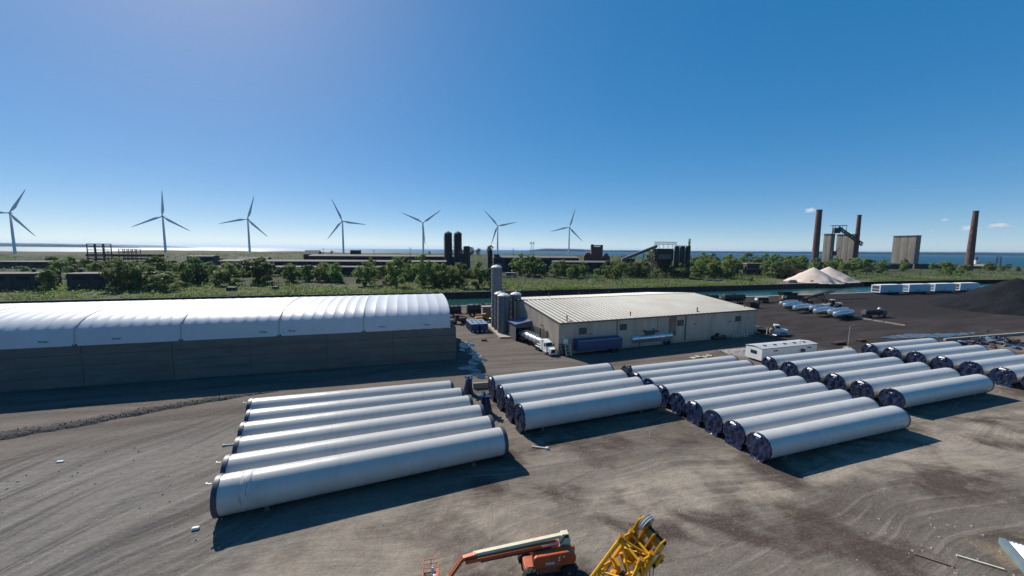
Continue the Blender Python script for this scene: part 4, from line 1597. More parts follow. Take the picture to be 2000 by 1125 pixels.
def car(label, x, y, rz, m, L=4.6, W=1.85, H=1.45, pickup=False):
    t = thing('pickup_truck' if pickup else 'parked_car', label, 'pickup' if pickup else 'car', (x, y, 0), rz)
    xs = [-.5, -.48, -.40, -.30, -.14, .02, .22, .36, .47, .5]
    top = [.32, .48, .52, .55, .62, .62, .60, .56, .46, .30] if not pickup else [.42, .55, .57, .57, .58, .6, .6, .58, .52, .40]
    rows = []
    for a, h in zip(xs, top):
        wv = W / 2 * (1 - .18 * (abs(a) * 2) ** 4)
        z = h * H
        rows.append([(a * L, -wv, .24), (a * L, -wv * 1.0, z * .7), (a * L, -wv * .93, z), (a * L, wv * .93, z), (a * L, wv, z * .7), (a * L, wv, .24)])
    mb = MB().grid(rows)
    n = len(rows)
    mb.add(rows[0], [tuple(range(6))]).add(rows[-1], [tuple(range(6))])
    mb.build('body', m, t, 50)
    z0 = .60 * H
    c0, c1 = (-.36, .20) if not pickup else (-.06, .22)
    vs = [(c0 * L, -.8, z0), (c1 * L, -.8, z0), (c1 * L, .8, z0), (c0 * L, .8, z0), ((c0 + .12) * L, -.62, H), ((c1 - .13) * L, -.62, H), ((c1 - .13) * L, .62, H), ((c0 + .12) * L, .62, H)]
    MB().add(vs, [(0, 1, 5, 4), (1, 2, 6, 5), (2, 3, 7, 6), (3, 0, 4, 7)]).build('glasshouse', M_GLASS, t)
    MB().box((c0 + .12) * L, (c1 - .13) * L, -.64, .64, H - .01, H + .03).build('roof', m, t)
    if pickup:
        MB().box(-.47 * L, -.08 * L, -.7, .7, .57 * H + .01, .57 * H + .03).build('bed', M_CHASSIS, t)
    for s in (-1, 1):
        for ax in (-.3, .31):
            wheel(t, ax * L, s * (W / 2 - .12), .34, .24)
        MB().cbox(.485 * L, s * .62, .42 * H, .06, .36, .16).build('headlight', M_WHITEPL, t)
    return t


M_CARBLUE = mat('dark_blue_car', (.015, .030, .115), .22, coat=.6)
car('small dark blue car in front of the white flatbed truck', 86.6, 119.0, radians(188), M_CARBLUE)
car('black pickup parked in the shade at the warehouse front', 64.2, 114.6, radians(205), M_CHASSIS, 5.4, 1.95, 1.8, True)
t = thing('waste_skip', 'dark green waste skip among bollards at the warehouse corner', 'skip', (83.6, 126.2, 0), radians(21))
MB().add([(-1.1, -.8, .1), (1.1, -.8, .1), (1.1, .8, .1), (-1.1, .8, .1), (-1.2, -.9, 1.5), (1.2, -.9, 1.5), (1.2, .9, 1.9), (-1.2, .9, 1.9)], [(0, 3, 2, 1), (4, 5, 6, 7), (0, 1, 5, 4), (1, 2, 6, 5), (2, 3, 7, 6), (3, 0, 4, 7)]).build('tub', M_GREEN, t)
MB().add([(-1.25, -.95, 1.52), (1.25, -.95, 1.52), (1.25, .95, 1.93), (-1.25, .95, 1.93), (-1.25, -.95, 1.6), (1.25, -.95, 1.6), (1.25, .95, 2.01), (-1.25, .95, 2.01)], [(0, 3, 2, 1), (4, 5, 6, 7), (0, 1, 5, 4), (1, 2, 6, 5), (2, 3, 7, 6), (3, 0, 4, 7)]).build('lid', M_GREEN, t)
t = thing('brown_crate', 'rust-brown crate behind bollards beside the white flatbed truck', 'crate', (86.0, 124.6, 0), radians(21))
MB().box(-.9, .9, -.7, .7, 0, 1.5).build('crate', M_RUSTBR, t)
BOLL = MB().tube((0, 0, 0), (0, 0, 1.35), .17, n=12).lathe([(.17, 1.35), (.12, 1.45), (0, 1.49)], 12).mesh('post', M_BOLL, 40)
names = ['first', 'second', 'third', 'fourth', 'fifth', 'sixth']
for k in range(6):
    t = thing('bollard', f'{names[k]} cream bollard from the left in the row in warehouse shade', 'bollard', (69.6 + 1.06 * k, 115.9 + .36 * k, 0), 0, 'bollards at the warehouse front')
    mobj('post', BOLL, t)
for k, (x, y, lab) in enumerate(((80.8, 126.0, 'leftmost cream bollard by the warehouse right corner'), (82.0, 126.6, 'cream bollard left of the green waste skip'), (83.9, 121.6, 'cream bollard nearest the yard, left of the blue car'), (85.1, 121.9, 'cream bollard directly behind the blue car'), (86.0, 122.6, 'cream bollard between blue car and brown crate'), (86.4, 123.6, 'cream bollard touching the brown crate'))):
    t = thing('bollard', lab, 'bollard', (x, y, 0), 0, 'bollards round the waste skip')
    o = mobj('post', BOLL, t)
    o.scale = (1, 1, 1.25)

# ---- nacelles on the quay
M_NAC = mat('nacelle_grey_white', (.60, .62, .66), .45, col2=(.5, .52, .56), scale=.6)
M_NACTOP = mat('nacelle_roof_white', (.78, .78, .77), .45)
nacs = [('leftmost white nacelle on the quay with dark open end', 238.5, 245.5, 1), ('second white nacelle from the left with pale framed end', 263.5, 251.5, 0), ('third white nacelle from the left with pale framed end', 288.5, 258.5, 0), ('rightmost white nacelle beside the coal pile with dark open end', 314.0, 265.5, 1)]
for lab, x, y, dark in nacs:
    t = thing('turbine_nacelle', lab, 'turbine nacelle', (x, y, 0), radians(14), 'turbine nacelles on the quay')
    L, W, H = 21.0, 5.2, 5.2
    mb = MB()
    rows = []
    for xa, k in ((0, .97), (.5, 1), (L - 2.5, 1), (L - .6, .93), (L, .80)):
        w, z0, z1 = W / 2 * k, 1.0 + (1 - k) * 1.2, 1.0 + H * (1 - (1 - k) * .6)
        b = .5
        rows.append([(xa, -w + b, z0), (xa, -w, z0 + b), (xa, -w, z1 - b), (xa, -w + b, z1), (xa, w - b, z1), (xa, w, z1 - b), (xa, w, z0 + b), (xa, w - b, z0), (xa, -w + b, z0)])
    mb.grid(rows)
    mb.add(rows[-1][:-1], [tuple(range(8))])
    mb.build('housing', M_NAC, t, 25)
    MB().cbox(L * .48, 0, 1.0 + H + .03, L * .86, W * .8, .12).build('roof_panel', M_NACTOP, t)
    fr = MB()
    for s in (-1, 1):
        fr.box(-.15, .05, s * (W / 2 - .3) - .3, s * (W / 2 - .3) + .3, 1.2, 1 + H - .1)
    fr.box(-.15, .05, -W / 2 + .6, W / 2 - .6, 5.5, 1 + H - .1).box(-.15, .05, -W / 2 + .6, W / 2 - .6, 1.2, 1.8).box(-.12, .04, -W / 2 + .6, W / 2 - .6, 3.2, 3.5)
    fr.build('end_frame', M_NAC, t)
    MB().box(-.04, -.01, -W / 2 + .5, W / 2 - .5, 1.6, 5.7).build('end_opening', M_DOOR if dark else M_BLUETOP, t)
    for xs_ in (3, 10, 17):
        MB().cbox(xs_, 0, .5, .8, W * .9, 1.0).build('cradle', M_CHASSIS, t)
    MB().cbox(7.5, -W / 2 - .03, 2.2, 1.1, .06, .5).cbox(9.6, -W / 2 - .03, 2.2, 1.1, .06, .5).build('side_vent', M_CHASSIS, t)

# ---- light pole, blocks, office trailer, gravel, pallets
t = thing('yard_light', 'tall thin yard light pole on a concrete foot', 'light pole', (94.0, 103.0, 0), radians(20))
MB().bevbox(-.8, .8, -.8, .8, 0, .7, .1).build('foot', M_CONC, t)
MB().tube((0, 0, .7), (0, 0, 6.6), .11, .07, n=10).build('mast', M_CONC, t, 40)
MB().beam((0, 0, 6.5), (1.3, 0, 6.9), .08).cbox(1.5, 0, 6.9, .7, .35, .16).build('lamp_head', M_SHED, t)
for k, (x, y, L, lab) in enumerate(((96.8, 109.2, 4.6, 'long dark beam stack lying behind the light pole'), (106.8, 112.9, 2.6, 'short dark beam stack behind the far right row'))):
    t = thing('beam_stack', lab, 'beam stack', (x, y, 0), radians(18), 'beam stacks behind the light pole')
    for q in range(3):
        MB().cbox(0, -.5 + .5 * q, .45, L, .4, .5).build('beam', M_RUSTBR, t)
    for q in (-.35, .35):
        MB().cbox(L * q, 0, .1, .25, 1.6, .2).build('bearer', M_TIMBER, t)
M_OFF = mat('office_white', (.66, .69, .68), .5, col2=(.56, .58, .57), scale=.5)
M_OFFROOF = mat('office_roof', (.42, .42, .43), .6, col2=(.34, .33, .33), scale=.4)
t = thing('office_trailer', 'long white office trailer behind the fourth row of sections', 'office trailer', (61.0, 89.6, 0), radians(18))
L, W, H = 19.0, 4.4, 3.5
MB().box(0, L, 0, W, .5, H).build('walls', M_OFF, t)
MB().add([(-.15, -.2, H), (L + .15, -.2, H), (L + .15, W / 2, H + .35), (-.15, W / 2, H + .35), (L + .15, W + .2, H), (-.15, W + .2, H)], [(0, 1, 2, 3), (3, 2, 4, 5)]).build('roof', M_OFFROOF, t)
MB().box(-.17, L + .17, -.26, -.2, H - .12, H + .03).build('fascia', M_TRIM, t)
for k in range(5):
    MB().cbox(2.6 + k * 3.4, 1.5, H + .3, .7, .5, .2).build('roof_vent', M_LOUVRE, t)
for k in range(2):
    MB().cbox(4.6 + k * 11.5, -.04, 2.7, 1.4, .06, .3).build('window', M_GLASS, t)
MB().cbox(-.04, 2.2, 2.3, .06, 1.6, .8).build('end_window', M_GLASS, t)
MB().cbox(13.6, -.35, 2.2, .9, .6, .7).build('air_conditioner', M_SHED, t)
MB().tube((13.2, .3, H), (13.2, .3, H + 2.3), .04, n=6).build('mast', M_SHED, t)
for k in range(5):
    MB().cbox(1.5 + k * 4, W / 2, .25, .5, W * .9, .5).build('jack', M_CHASSIS, t)


def mound(name, label, cat, pts, m, seed, rough=.12, n=40, kind=None):
    """heap made of cones: pts (x, y, height, radius, rx/ry stretch)"""
    xs = [p[0] for p in pts]
    ys = [p[1] for p in pts]
    R = max(p[3] for p in pts) * 1.35
    x0, x1, y0, y1 = min(xs) - R, max(xs) + R, min(ys) - R, max(ys) + R
    cx, cy = sum(xs) / len(xs), sum(ys) / len(ys)
    P = []
    for i in range(n + 1):
        row = []
        for j in range(n + 1):
            x, y = x0 + (x1 - x0) * i / n, y0 + (y1 - y0) * j / n
            h = -1.0
            for (px_, py_, hh, r, s) in pts:
                d = hypot((x - px_) / s, y - py_) / r
                d *= 1 + .10 * noise.noise((x * 4 / r + seed, y * 4 / r, 0))
                h = max(h, hh * (1 - d) + (-.05 * hh if d > 1 else 0))
            h += rough * fbm(x + seed * 10, y, 1.2 / max(1, R / 8)) * (1 if h > 0 else .0)
            row.append((x - cx, y - cy, max(-.25, h)))
        P.append(row)
    mb = MB().grid(P)
    # drop the faces that lie wholly below the ground
    mb.f = [f_ for f_ in mb.f if max(mb.v[i][2] for i in f_) > -.05]
    o = mb.build(name, m, None, 60)
    o.location = (cx, cy, 0)
    tag(o, label, cat)
    return o


M_GRAVEL = mat('grey_gravel', (.27, .25, .235), .95, col2=(.14, .13, .125), scale=2.5, bump=.12, bscale=4)
M_COAL = mat('coal', (.011, .012, .014), .95, col2=(.019, .019, .022), scale=.5, bump=.4, bscale=1.2, spec=.08)
M_SALT = mat('road_salt', (.56, .46, .385), .9, col2=(.45, .36, .295), scale=.15, bump=.05)
mound('gravel_heap', 'low grey gravel heap behind the office trailer', 'gravel heap', [(61.5, 98.5, 1.0, 3.6, 2.0), (66, 100.5, .8, 3.0, 2.0)], M_GRAVEL, 3, .25)
co = mound('coal_pile', 'big black coal pile at the right edge', 'coal pile', [(250, 186, 15.5, 26, 1.25), (275, 192, 16, 27, 1.25), (305, 198, 15, 26, 1.3), (236, 176, 7, 17, 1.2), (262, 172, 6, 16, 1.3)], M_COAL, 5, .5, 70)
sl = mound('salt_pile', 'left pale salt pile on the far quay, the taller one', 'salt pile', [(264.5, 330.5, 12.8, 20.5, 1.0)], M_SALT, 2, .12, 44)
sl.location.z = 1.3
s2 = mound('salt_pile', 'right pale salt pile on the far quay behind the taller one', 'salt pile', [(291.0, 346.0, 12.8, 22, 1.0)], M_SALT, 7, .12, 44)
s2.location.z = 1.3
s3 = mound('salt_pile', 'small pale salt pile between the two large ones', 'salt pile', [(278.0, 347.0, 10.6, 17, 1.0)], M_SALT, 8, .12, 30)
s3.location.z = 1.3
for k in range(4):
    o = thing('pallet', 'pale wooden pallets lying behind the middle row of sections', 'pallet', (46.0 + 1.7 * k, 93.0 + .5 * k + .7 * (k % 2), 0), radians(18 + 13 * k), 'pallets behind the middle row')
    for q in range(5):
        MB().cbox(0, -.55 + .275 * q, .2, 1.4, .18, .05).build('plank', M_BOLL, o)
    for q in (-.6, 0, .6):
        MB().cbox(q, 0, .09, .12, 1.2, .16).build('bearer', M_TIMBER, o)

# ---- puddles
def puddle(name, label, poly, seed, holes=False):
    rg = random.Random(seed)
    pts = []
    n = len(poly)
    for i in range(n):
        (xa, ya), (xb, yb) = poly[i], poly[(i + 1) % n]
        m = max(3, int(hypot(xb - xa, yb - ya) / .8))
        for j in range(m):
            s = j / m
            x, y = xa + (xb - xa) * s, ya + (yb - ya) * s
            pts.append((x + 1.1 * noise.noise((x * .4, y * .4, seed)), y + 1.1 * noise.noise((x * .4, y * .4, seed + 9)), 0))
    bm = bmesh.new()
    vs = [bm.verts.new(p) for p in pts]
    f_ = bm.faces.new(vs)
    bmesh.ops.triangulate(bm, faces=[f_])
    me = bpy.data.meshes.new(name)
    bm.to_mesh(me)
    bm.free()
    me.materials.append(M_PUD)
    o = mobj(name, me, None, (0, 0, .09))
    struct(o)
    o['label'] = label
    return o


kp = NT('puddle_water')
mud = kp.noise(kp.warp(kp.pos, .5, 2.0), .42, 6, .6)
mk = kp.rng(mud, .50, .56)
kp.set('Base Color', kp.mix(mk, (.012, .016, .02), kp.mix(kp.rng(kp.noise(kp.pos, 2.0, 5), .4, .6), (.07, .062, .055), (.17, .155, .14))))
kp.set('Roughness', kp.rng(mk, 0, 1, .05, .8))
kp.set('IOR', 1.33)
M_PUD = kp.m
puddle('puddle', 'wide shallow puddle behind the far right row', [(117, 117.5), (124, 117), (133, 118.6), (142, 119.6), (152, 123.5), (163, 128.2), (172, 131.6), (176, 132), (168, 130), (160, 127.8), (150, 125.6), (141, 124.6), (133, 124.6), (127, 122), (120, 119.6)], 2)
puddle('puddle', 'ragged puddle beside the right end of the fabric hall', [(-14.4, 108), (-11.6, 108.5), (-10.8, 104), (-10.0, 99), (-7.8, 94), (-6.2, 89), (-8, 85.5), (-10.5, 86), (-9.5, 91), (-11, 95.5), (-13.4, 98)], 5)
puddle('puddle', 'long narrow puddle in front of the hall corner', [(-12.6, 83.4), (-10, 81.6), (-8.6, 78.5), (-6.2, 76.5), (-4.0, 77.4), (-6, 79.5), (-7.6, 82.5), (-8.2, 85), (-10.6, 85.2)], 8)

# ================================================================== WIND TURBINES
M_TURB = mat('turbine_white', (.70, .71, .73), .45)
blade_prof = [(0, 1.0, 1.0), (.05, 1.0, 1.0), (.12, 1.7, .75), (.22, 2.3, .42), (.4, 1.75, .3), (.65, 1.15, .22), (.88, .65, .14), (1.0, .12, .05)]
BL = 59.0


def blade_mesh():
    P = []
    for s, ch, th in blade_prof:
        z = 2.0 + s * BL
        tw = radians(18) * (1 - s)
        row = []
        for k in range(12):
            a = 2 * pi * k / 12
            x = ch * cos(a) * 1.25 + (ch - 1) * .7
            y = th * sin(a)
            row.append((x * cos(tw) - y * sin(tw), x * sin(tw) + y * cos(tw) - 1.8 * s * s, z))
        row.append(row[0])
        P.append(row)
    return MB().grid(P).mesh('blade', M_TURB, 40)


BLADE = blade_mesh()
TOWER = MB().lathe([(2.6, 0), (2.35, 28), (2.0, 56), (1.65, 78)], 24).mesh('tower', M_TURB, 40)
TB = [('leftmost wind turbine, its rotor cut by the frame edge', -1106.6, 840, 27, 14), ('second wind turbine from the left, one blade pointing straight up', -826, 900, 4, 10), ('third wind turbine from the left', -665, 957, 17, 8),
      ('fourth wind turbine from the left, upper blade leaning left', -448, 1003, -22, 5), ('fifth wind turbine from the left, one blade hanging along its tower', -243, 1032, 55, 3), ('sixth wind turbine, right of the two dark stoves', -44.7, 1145, -41, 0), ('rightmost wind turbine, left of the red brick ruin', 176.7, 1183, 17, -4)]
for lab, x, y, ang, yaw in TB:
    zb = land_z(x, y) - 1.5
    hub = 97.5
    t = thing('wind_turbine', lab, 'wind turbine', (x, y, zb), 0, 'wind turbines along the lake shore')
    o = mobj('tower', TOWER, t)
    o.scale = (1, 1, (hub - zb - 1.6) / 78)
    view = atan2(x, y)                       # the machines face the wind, roughly along the line of the shore view
    n = MB()
    n.add([(-1.9, -3, -1.8), (1.9, -3, -1.8), (1.9, -3, 1.9), (-1.9, -3, 1.9), (-1.6, 9, -1.3), (1.6, 9, -1.3), (1.6, 9, 1.7), (-1.6, 9, 1.7)], [(0, 1, 2, 3), (7, 6, 5, 4), (0, 4, 5, 1), (1, 5, 6, 2), (2, 6, 7, 3), (3, 7, 4, 0)])
    nc = n.build('nacelle', M_TURB, t)
    nc.location = (0, 0, hub - zb)
    nc.rotation_euler = (0, 0, radians(yaw) + view * -.5)
    hb = MB().lathe([(0, -2.6), (1.2, -2.3), (1.9, -1.2), (2.0, 0), (1.6, .6)], 16, axis='Y').build('hub', M_TURB, nc, 40)
    hb.location = (0, -3.6, 0)
    for k in range(3):
        b = mobj('blade', BLADE, nc, (0, -4.6, 0))
        b.rotation_euler = (0, radians(ang + 120 * k), 0)

# ================================================================== OLD STEELWORKS
M_OLDWALL = mat('sooty_corrugated', (.030, .027, .030), .85, col2=(.055, .046, .042), scale=.12, stretch=(1, 1, .3))
M_OLDROOF = mat('dusty_old_roof', (.15, .138, .124), .9, col2=(.075, .068, .062), scale=.05)
M_BRICKD = mat('dark_red_brick', (.170, .068, .048), .9, col2=(.085, .042, .034), scale=.25)
M_CONCOLD = mat('old_silo_concrete', (.285, .250, .205), .92, col2=(.17, .145, .12), scale=.10, stretch=(1, 1, .25), amount=.85)
M_CHIM = mat('brick_chimney', (.125, .066, .056), .92, col2=(.07, .042, .038), scale=.12, stretch=(1, 1, .4))
M_BLACKOPEN = mat('dark_opening', (.012, .012, .014), .9)


def gable_building(name, label, x, y, rz, L, W, H, rise, bays, wallm=M_OLDWALL, roofm=M_OLDROOF, monitor=False, group=None, opens=True, cat='factory'):
    t = thing(name, label, cat, (x, y, land_z(x, y) - .4), rz, group)
    MB().box(-L / 2, L / 2, -W / 2, W / 2, 0, H).build('wall', wallm, t)
    MB().add([(-L / 2 - .4, -W / 2 - .5, H), (L / 2 + .4, -W / 2 - .5, H), (L / 2 + .4, 0, H + rise), (-L / 2 - .4, 0, H + rise), (L / 2 + .4, W / 2 + .5, H), (-L / 2 - .4, W / 2 + .5, H)],
             [(0, 1, 2, 3), (3, 2, 4, 5), (0, 3, 5), (1, 4, 2), (0, 5, 4, 1)]).build('roof', roofm, t)
    if monitor:
        MB().box(-L * .42, L * .42, -2, 2, H + rise * .6, H + rise + 2.2).build('roof_monitor', wallm, t)
    if opens:
        for k in range(bays):
            xa = -L / 2 + L * (k + .5) / bays
            w = L / bays * .55
            MB().box(xa - w / 2, xa + w / 2, -W / 2 - .06, -W / 2 - .02, H * .62, H * .84).build('window', M_BLACKOPEN, t)
            MB().box(xa - L / bays / 2 - .12, xa - L / bays / 2 + .12, -W / 2 - .2, -W / 2 - .07, 0, H).build('pilaster', wallm, t)
    return t


gable_building('mill_hall', 'long dark mill hall with dusty roof left of the two stoves', -131, 408, radians(9), 158, 24, 16.6, 1.6, 14, monitor=False)
gable_building('mill_hall', 'dark mill hall with a pale roof edge right of the two stoves', 26, 432, radians(6), 96, 24, 16.0, 2.0, 9)
gable_building('mill_hall', 'lower dark hall with pale eaves line in front of the long mill', -165, 362, radians(9), 200, 20, 12.3, 1.2, 15)
gable_building('mill_hall', 'lowest front row shed behind the tree belt', -178, 328, radians(9), 150, 14, 8.4, .8, 12)
gable_building('mill_hall', 'dark shed with trestle legs right of the tall silo', 72, 392, radians(4), 60, 14, 12.5, 1.4, 7)
gable_building('mill_shed', 'peaked black roof shed behind the long mill hall', -228, 432, radians(9), 15, 14, 17.5, 4.5, 2)
gable_building('mill_shed', 'flat dark block standing above the trees on the left', -360, 440, radians(10), 26, 14, 14.0, .8, 3)
gable_building('mill_shed', 'dark box shed with a pale top on the mill roof line', -176, 425, radians(9), 9.5, 9, 22.5, .3, 1)
gable_building('mill_shed', 'low dark mound-roofed shed left of the long mill', -300, 440, radians(10), 30, 16, 10.5, 3.2, 3)
gable_building('mill_shed', 'long low dark shed at the far left behind the trees', -480, 410, radians(12), 120, 12, 7.5, 1.0, 8)
gable_building('mill_shed', 'far left low grey shed under the first turbine', -520, 460, radians(12), 70, 12, 6.0, 1.0, 5)
gable_building('brick_warehouse', 'low black block building behind the grass, far left, left half', -318, 207, radians(14), 98, 16, 9.8, .5, 9, cat='warehouse')
gable_building('brick_warehouse', 'low black block building behind the grass, right half with bare tree', -237, 227, radians(14), 40, 16, 9.6, .5, 4, cat='warehouse')
for k, x in enumerate((-300, -277, -256, -240)):
    y = far_edge(x) + 63
    o = thing('roof_ventilator', ['leftmost', 'second', 'third', 'rightmost'][k] + ' dark roof ventilator above the black block building', 'roof vent', (x, y - 4, 11.3), 0, 'roof ventilators on the black block building')
    MB().lathe([(.7, 0), (.7, 1.2), (1.3, 1.5), (1.3, 2.0), (.3, 2.6), (0, 2.65)], 12).build('cowl', M_OLDWALL, o, 40)
gable_building('gatehouse', 'small grey house with a pale hipped roof among the trees', -135, 331, radians(10), 9, 8, 4.6, 2.0, 2, M_SHED, M_OLDROOF, cat='house')
o = tag(MB().tube((-36, 0, 14.5), (36, 0, 14.5), 1.5, n=12).tube((-36, 0, 10.8), (36, 0, 10.8), 1.0, n=10).build('overhead_pipe', M_OLDWALL, None, 40), 'thick rusty overhead pipe crossing left of the mills', 'pipe')
o.location = (-430, 420, 2.5)
o.rotation_euler = (0, 0, radians(12))


def frame_tower(label, x, y, rz, w, d, h, levels, bays, m, ztop=0, group=None):
    t = thing('frame_tower', label, 'steel tower', (x, y, land_z(x, y) - .3), rz, group)
    for i in range(bays + 1):
        for s in (-1, 1):
            MB().beam((-w / 2 + w * i / bays, s * d / 2, 0), (-w / 2 + w * i / bays, s * d / 2, h), .55).build('column', m, t)
    for k in range(1, levels + 1):
        z = h * (1 - .62 * (levels - k) / levels)
        mb = MB()
        for s in (-1, 1):
            mb.beam((-w / 2, s * d / 2, z), (w / 2, s * d / 2, z), .5)
        for i in range(bays + 1):
            mb.beam((-w / 2 + w * i / bays, -d / 2, z), (-w / 2 + w * i / bays, d / 2, z), .4)
        mb.build('floor_beam', m, t)
    return t


frame_tower('tall black steel frame with open floors on the far left', -377, 345, radians(8), 13.5, 7, 26.5, 6, 2, M_RAIL)
frame_tower('lower black steel frame right of the tall one', -480, 474, radians(8), 18, 8, 21, 3, 4, M_RAIL)
frame_tower('crossing-bridge frame standing by the lake at the far right', 799, 620, radians(35), 16, 4, 21.5, 3, 1, M_RAIL)


def stove(label, x, y, r, h, dome=True, m=M_OLDWALL, group=None):
    t = thing('furnace_stove', label, 'furnace stove', (x, y, land_z(x, y) - .5), 0, group)
    prof = [(r, 0)]
    for i in range(1, 7):
        z = h * i / 7
        prof += [(r, z - .15), (r + .14, z - .1), (r + .14, z + .1), (r, z + .15)]
    prof += [(r, h)]
    MB().lathe(prof, 30).build('barrel', m, t, 30)
    if dome:
        MB().lathe([(r + .2, h - .2), (r + .2, h + .1), (r * .85, h + 1.0), (r * .4, h + 2.0), (.4, h + 2.3), (.4, h + 3.0), (0, h + 3.05)], 26).build('dome', M_OLDROOF, t, 40)
    mb = MB()
    for k in range(5):
        mb.tube((r * cos(.7 * k) * 1.12, r * sin(.7 * k) * -1.12, 0), (r * cos(.7 * k) * 1.12, r * sin(.7 * k) * -1.12, h * (.6 + .09 * k)), .22, n=6)
    mb.build('pipes', m, t)
    return t


stove('left one of two tall dark furnace stoves with pale domes', -66, 390, 3.9, 40.5)
stove('right one of two tall dark furnace stoves with pale domes', -56, 390, 3.9, 40.5)
t = thing('gas_tower', 'jagged black tower leaning on the right furnace stove', 'tower', (-43, 345, 2.2), 0)
MB().box(-5.2, 4.2, -4, 4, 0, 21).build('base_block', M_OLDWALL, t)
MB().lathe([(3.0, 0), (3.0, 27), (2.6, 27.6), (2.6, 24)], 20, (1.6, -2, 0)).build('barrel', M_OLDWALL, t, 30)
mb = MB()
for k in range(9):
    mb.beam((-5 + k * 1.1, -4.2, 18 + (k * 5) % 3), (-4.6 + k * 1.1, -4, 23.5 + (k * 7) % 4), .35)
    mb.beam((-5 + k * 1.0, -4.2, 20 + (k * 5) % 4), (-3.8 + k * 1.0, -3.8, 20.4 + (k * 3) % 4), .3)
mb.build('torn_steel', M_RAIL, t)
t = thing('tie_bridge', 'narrow steel bridge joining the two furnace stoves', 'bridge', (-61, 386.5, 2.2), 0)
mb = MB()
for z in (33, 26, 19, 12):
    mb.beam((-2.5, 0, z), (2.5, 0, z), .5, .3).beam((-2.5, 0, z + 1.3), (2.5, 0, z + 1.3), .15)
    mb.beam((-1.2, 0, z), (.6, 0, z - 7), .2)
mb.build('trusses', M_RAIL, t)
stove('slim dark stack with a bush on top right of the stoves', -20.4, 350, 2.0, 24.0, False)
t = thing('head_frame', 'small black head frame right of the slim stack', 'head frame', (-17.5, 420, 2.2), 0)
MB().box(-2.0, 2.4, -2, 2, 0, 15).box(-2.8, 3.2, -2.5, 2.5, 15, 19.5).build('shaft', M_OLDWALL, t)
MB().beam((-2, -2, 2), (2.4, -2.3, 14.8), .4).beam((2.4, -2, 2), (-2, -2.3, 14.8), .4).build('brace', M_RAIL, t)


def light_mast(label, x, y, h, w):
    t = thing('light_mast', label, 'light mast', (x, y, land_z(x, y)), 0, 'lattice light masts')
    mb = MB()
    for sx in (-1, 1):
        for sy in (-1, 1):
            mb.beam((sx * w, sy * w, 0), (sx * w * .6, sy * w * .6, h), .28)
    for k in range(9):
        z0, z1 = h * k / 9, h * (k + 1) / 9
        s = 1 if k % 2 else -1
        mb.beam((-w * s, -w, z0), (w * s, -w, z1), .2)
    mb.build('lattice', M_RAIL, t)
    mb = MB()
    for s in (-1, 1):
        for k in range(3):
            mb.cbox(s * w * .9, -.3, h + .5 + k * 1.3, w * .9, .6, .8)
    mb.cbox(0, 0, h, w * 3.2, w, .35)
    mb.beam((0, 0, h), (0, 0, h + 3.6), .3)
    mb.build('floodlights', M_RAIL, t)


light_mast('lattice light mast right of the sixth turbine', 34.5, 660, 30, 2.6)
light_mast('thin light mast on top of the three dark silos', 169, 362, 33, .8)

# ---- red brick ruin
t = thing('brick_ruin', 'roofless dark red brick works with a square tower', 'ruin', (98, 440, 2.2), radians(-8))
MB().box(-14.6, -6.6, -6, 6, 0, 18).build('left_wing', M_BRICKD, t)
MB().add([(-14.7, -6.1, 18), (-6.6, -6.1, 18), (-8, -6.1, 22.2), (-12, -6.1, 21.8), (-14.7, 6.1, 18), (-6.6, 6.1, 18), (-8, 6.1, 22.2), (-12, 6.1, 21.8)], [(0, 1, 2, 3), (7, 6, 5, 4), (0, 3, 7, 4), (3, 2, 6, 7), (2, 1, 5, 6)]).build('broken_gable', M_BRICKD, t)
tw = MB()
for s in (-1, 1):
    tw.box(s * 5.6 - .8, s * 5.6 + .8, -5.8, 5.8, 0, 29)
tw.box(-4.8, 4.8, -5.8, -4.4, 0, 29).box(-4.8, 4.8, 4.6, 5.8, 0, 26).box(-6.6, -3.6, -5.9, -4.0, 25.02, 31.6).box(3.6, 6.6, -5.9, -4.0, 25.02, 31.0).box(-3.4, 3.4, -5.9, -4.4, 29.4, 30.8).box(-6.6, -4.0, 4.0, 5.9, 26.02, 31)
tw.build('tower', M_BRICKD, t)
MB().box(6.6, 14.8, -6, 6, 0, 17).add([(6.6, -6.05, 17), (14.8, -6.05, 17), (12.8, -6.05, 19.5), (10.8, -6.05, 22.4), (8.4, -6.05, 19.6), (6.6, -5, 17), (14.8, -5, 17), (12.8, -5, 19.5), (10.8, -5, 22.4), (8.4, -5, 19.6)], [(0, 1, 2, 3, 4), (9, 8, 7, 6, 5), (0, 4, 9, 5), (4, 3, 8, 9), (3, 2, 7, 8), (2, 1, 6, 7)]).build('right_wing', M_BRICKD, t)
for xw in (-13, -10.6, -8.2, -2.6, 0, 2.6, 8.2, 10.6, 13):
    for zw in (4, 10):
        MB().box(xw - .7, xw + .7, -6.16, -6.12, zw, zw + 3.4).build('window', M_BLACKOPEN, t)

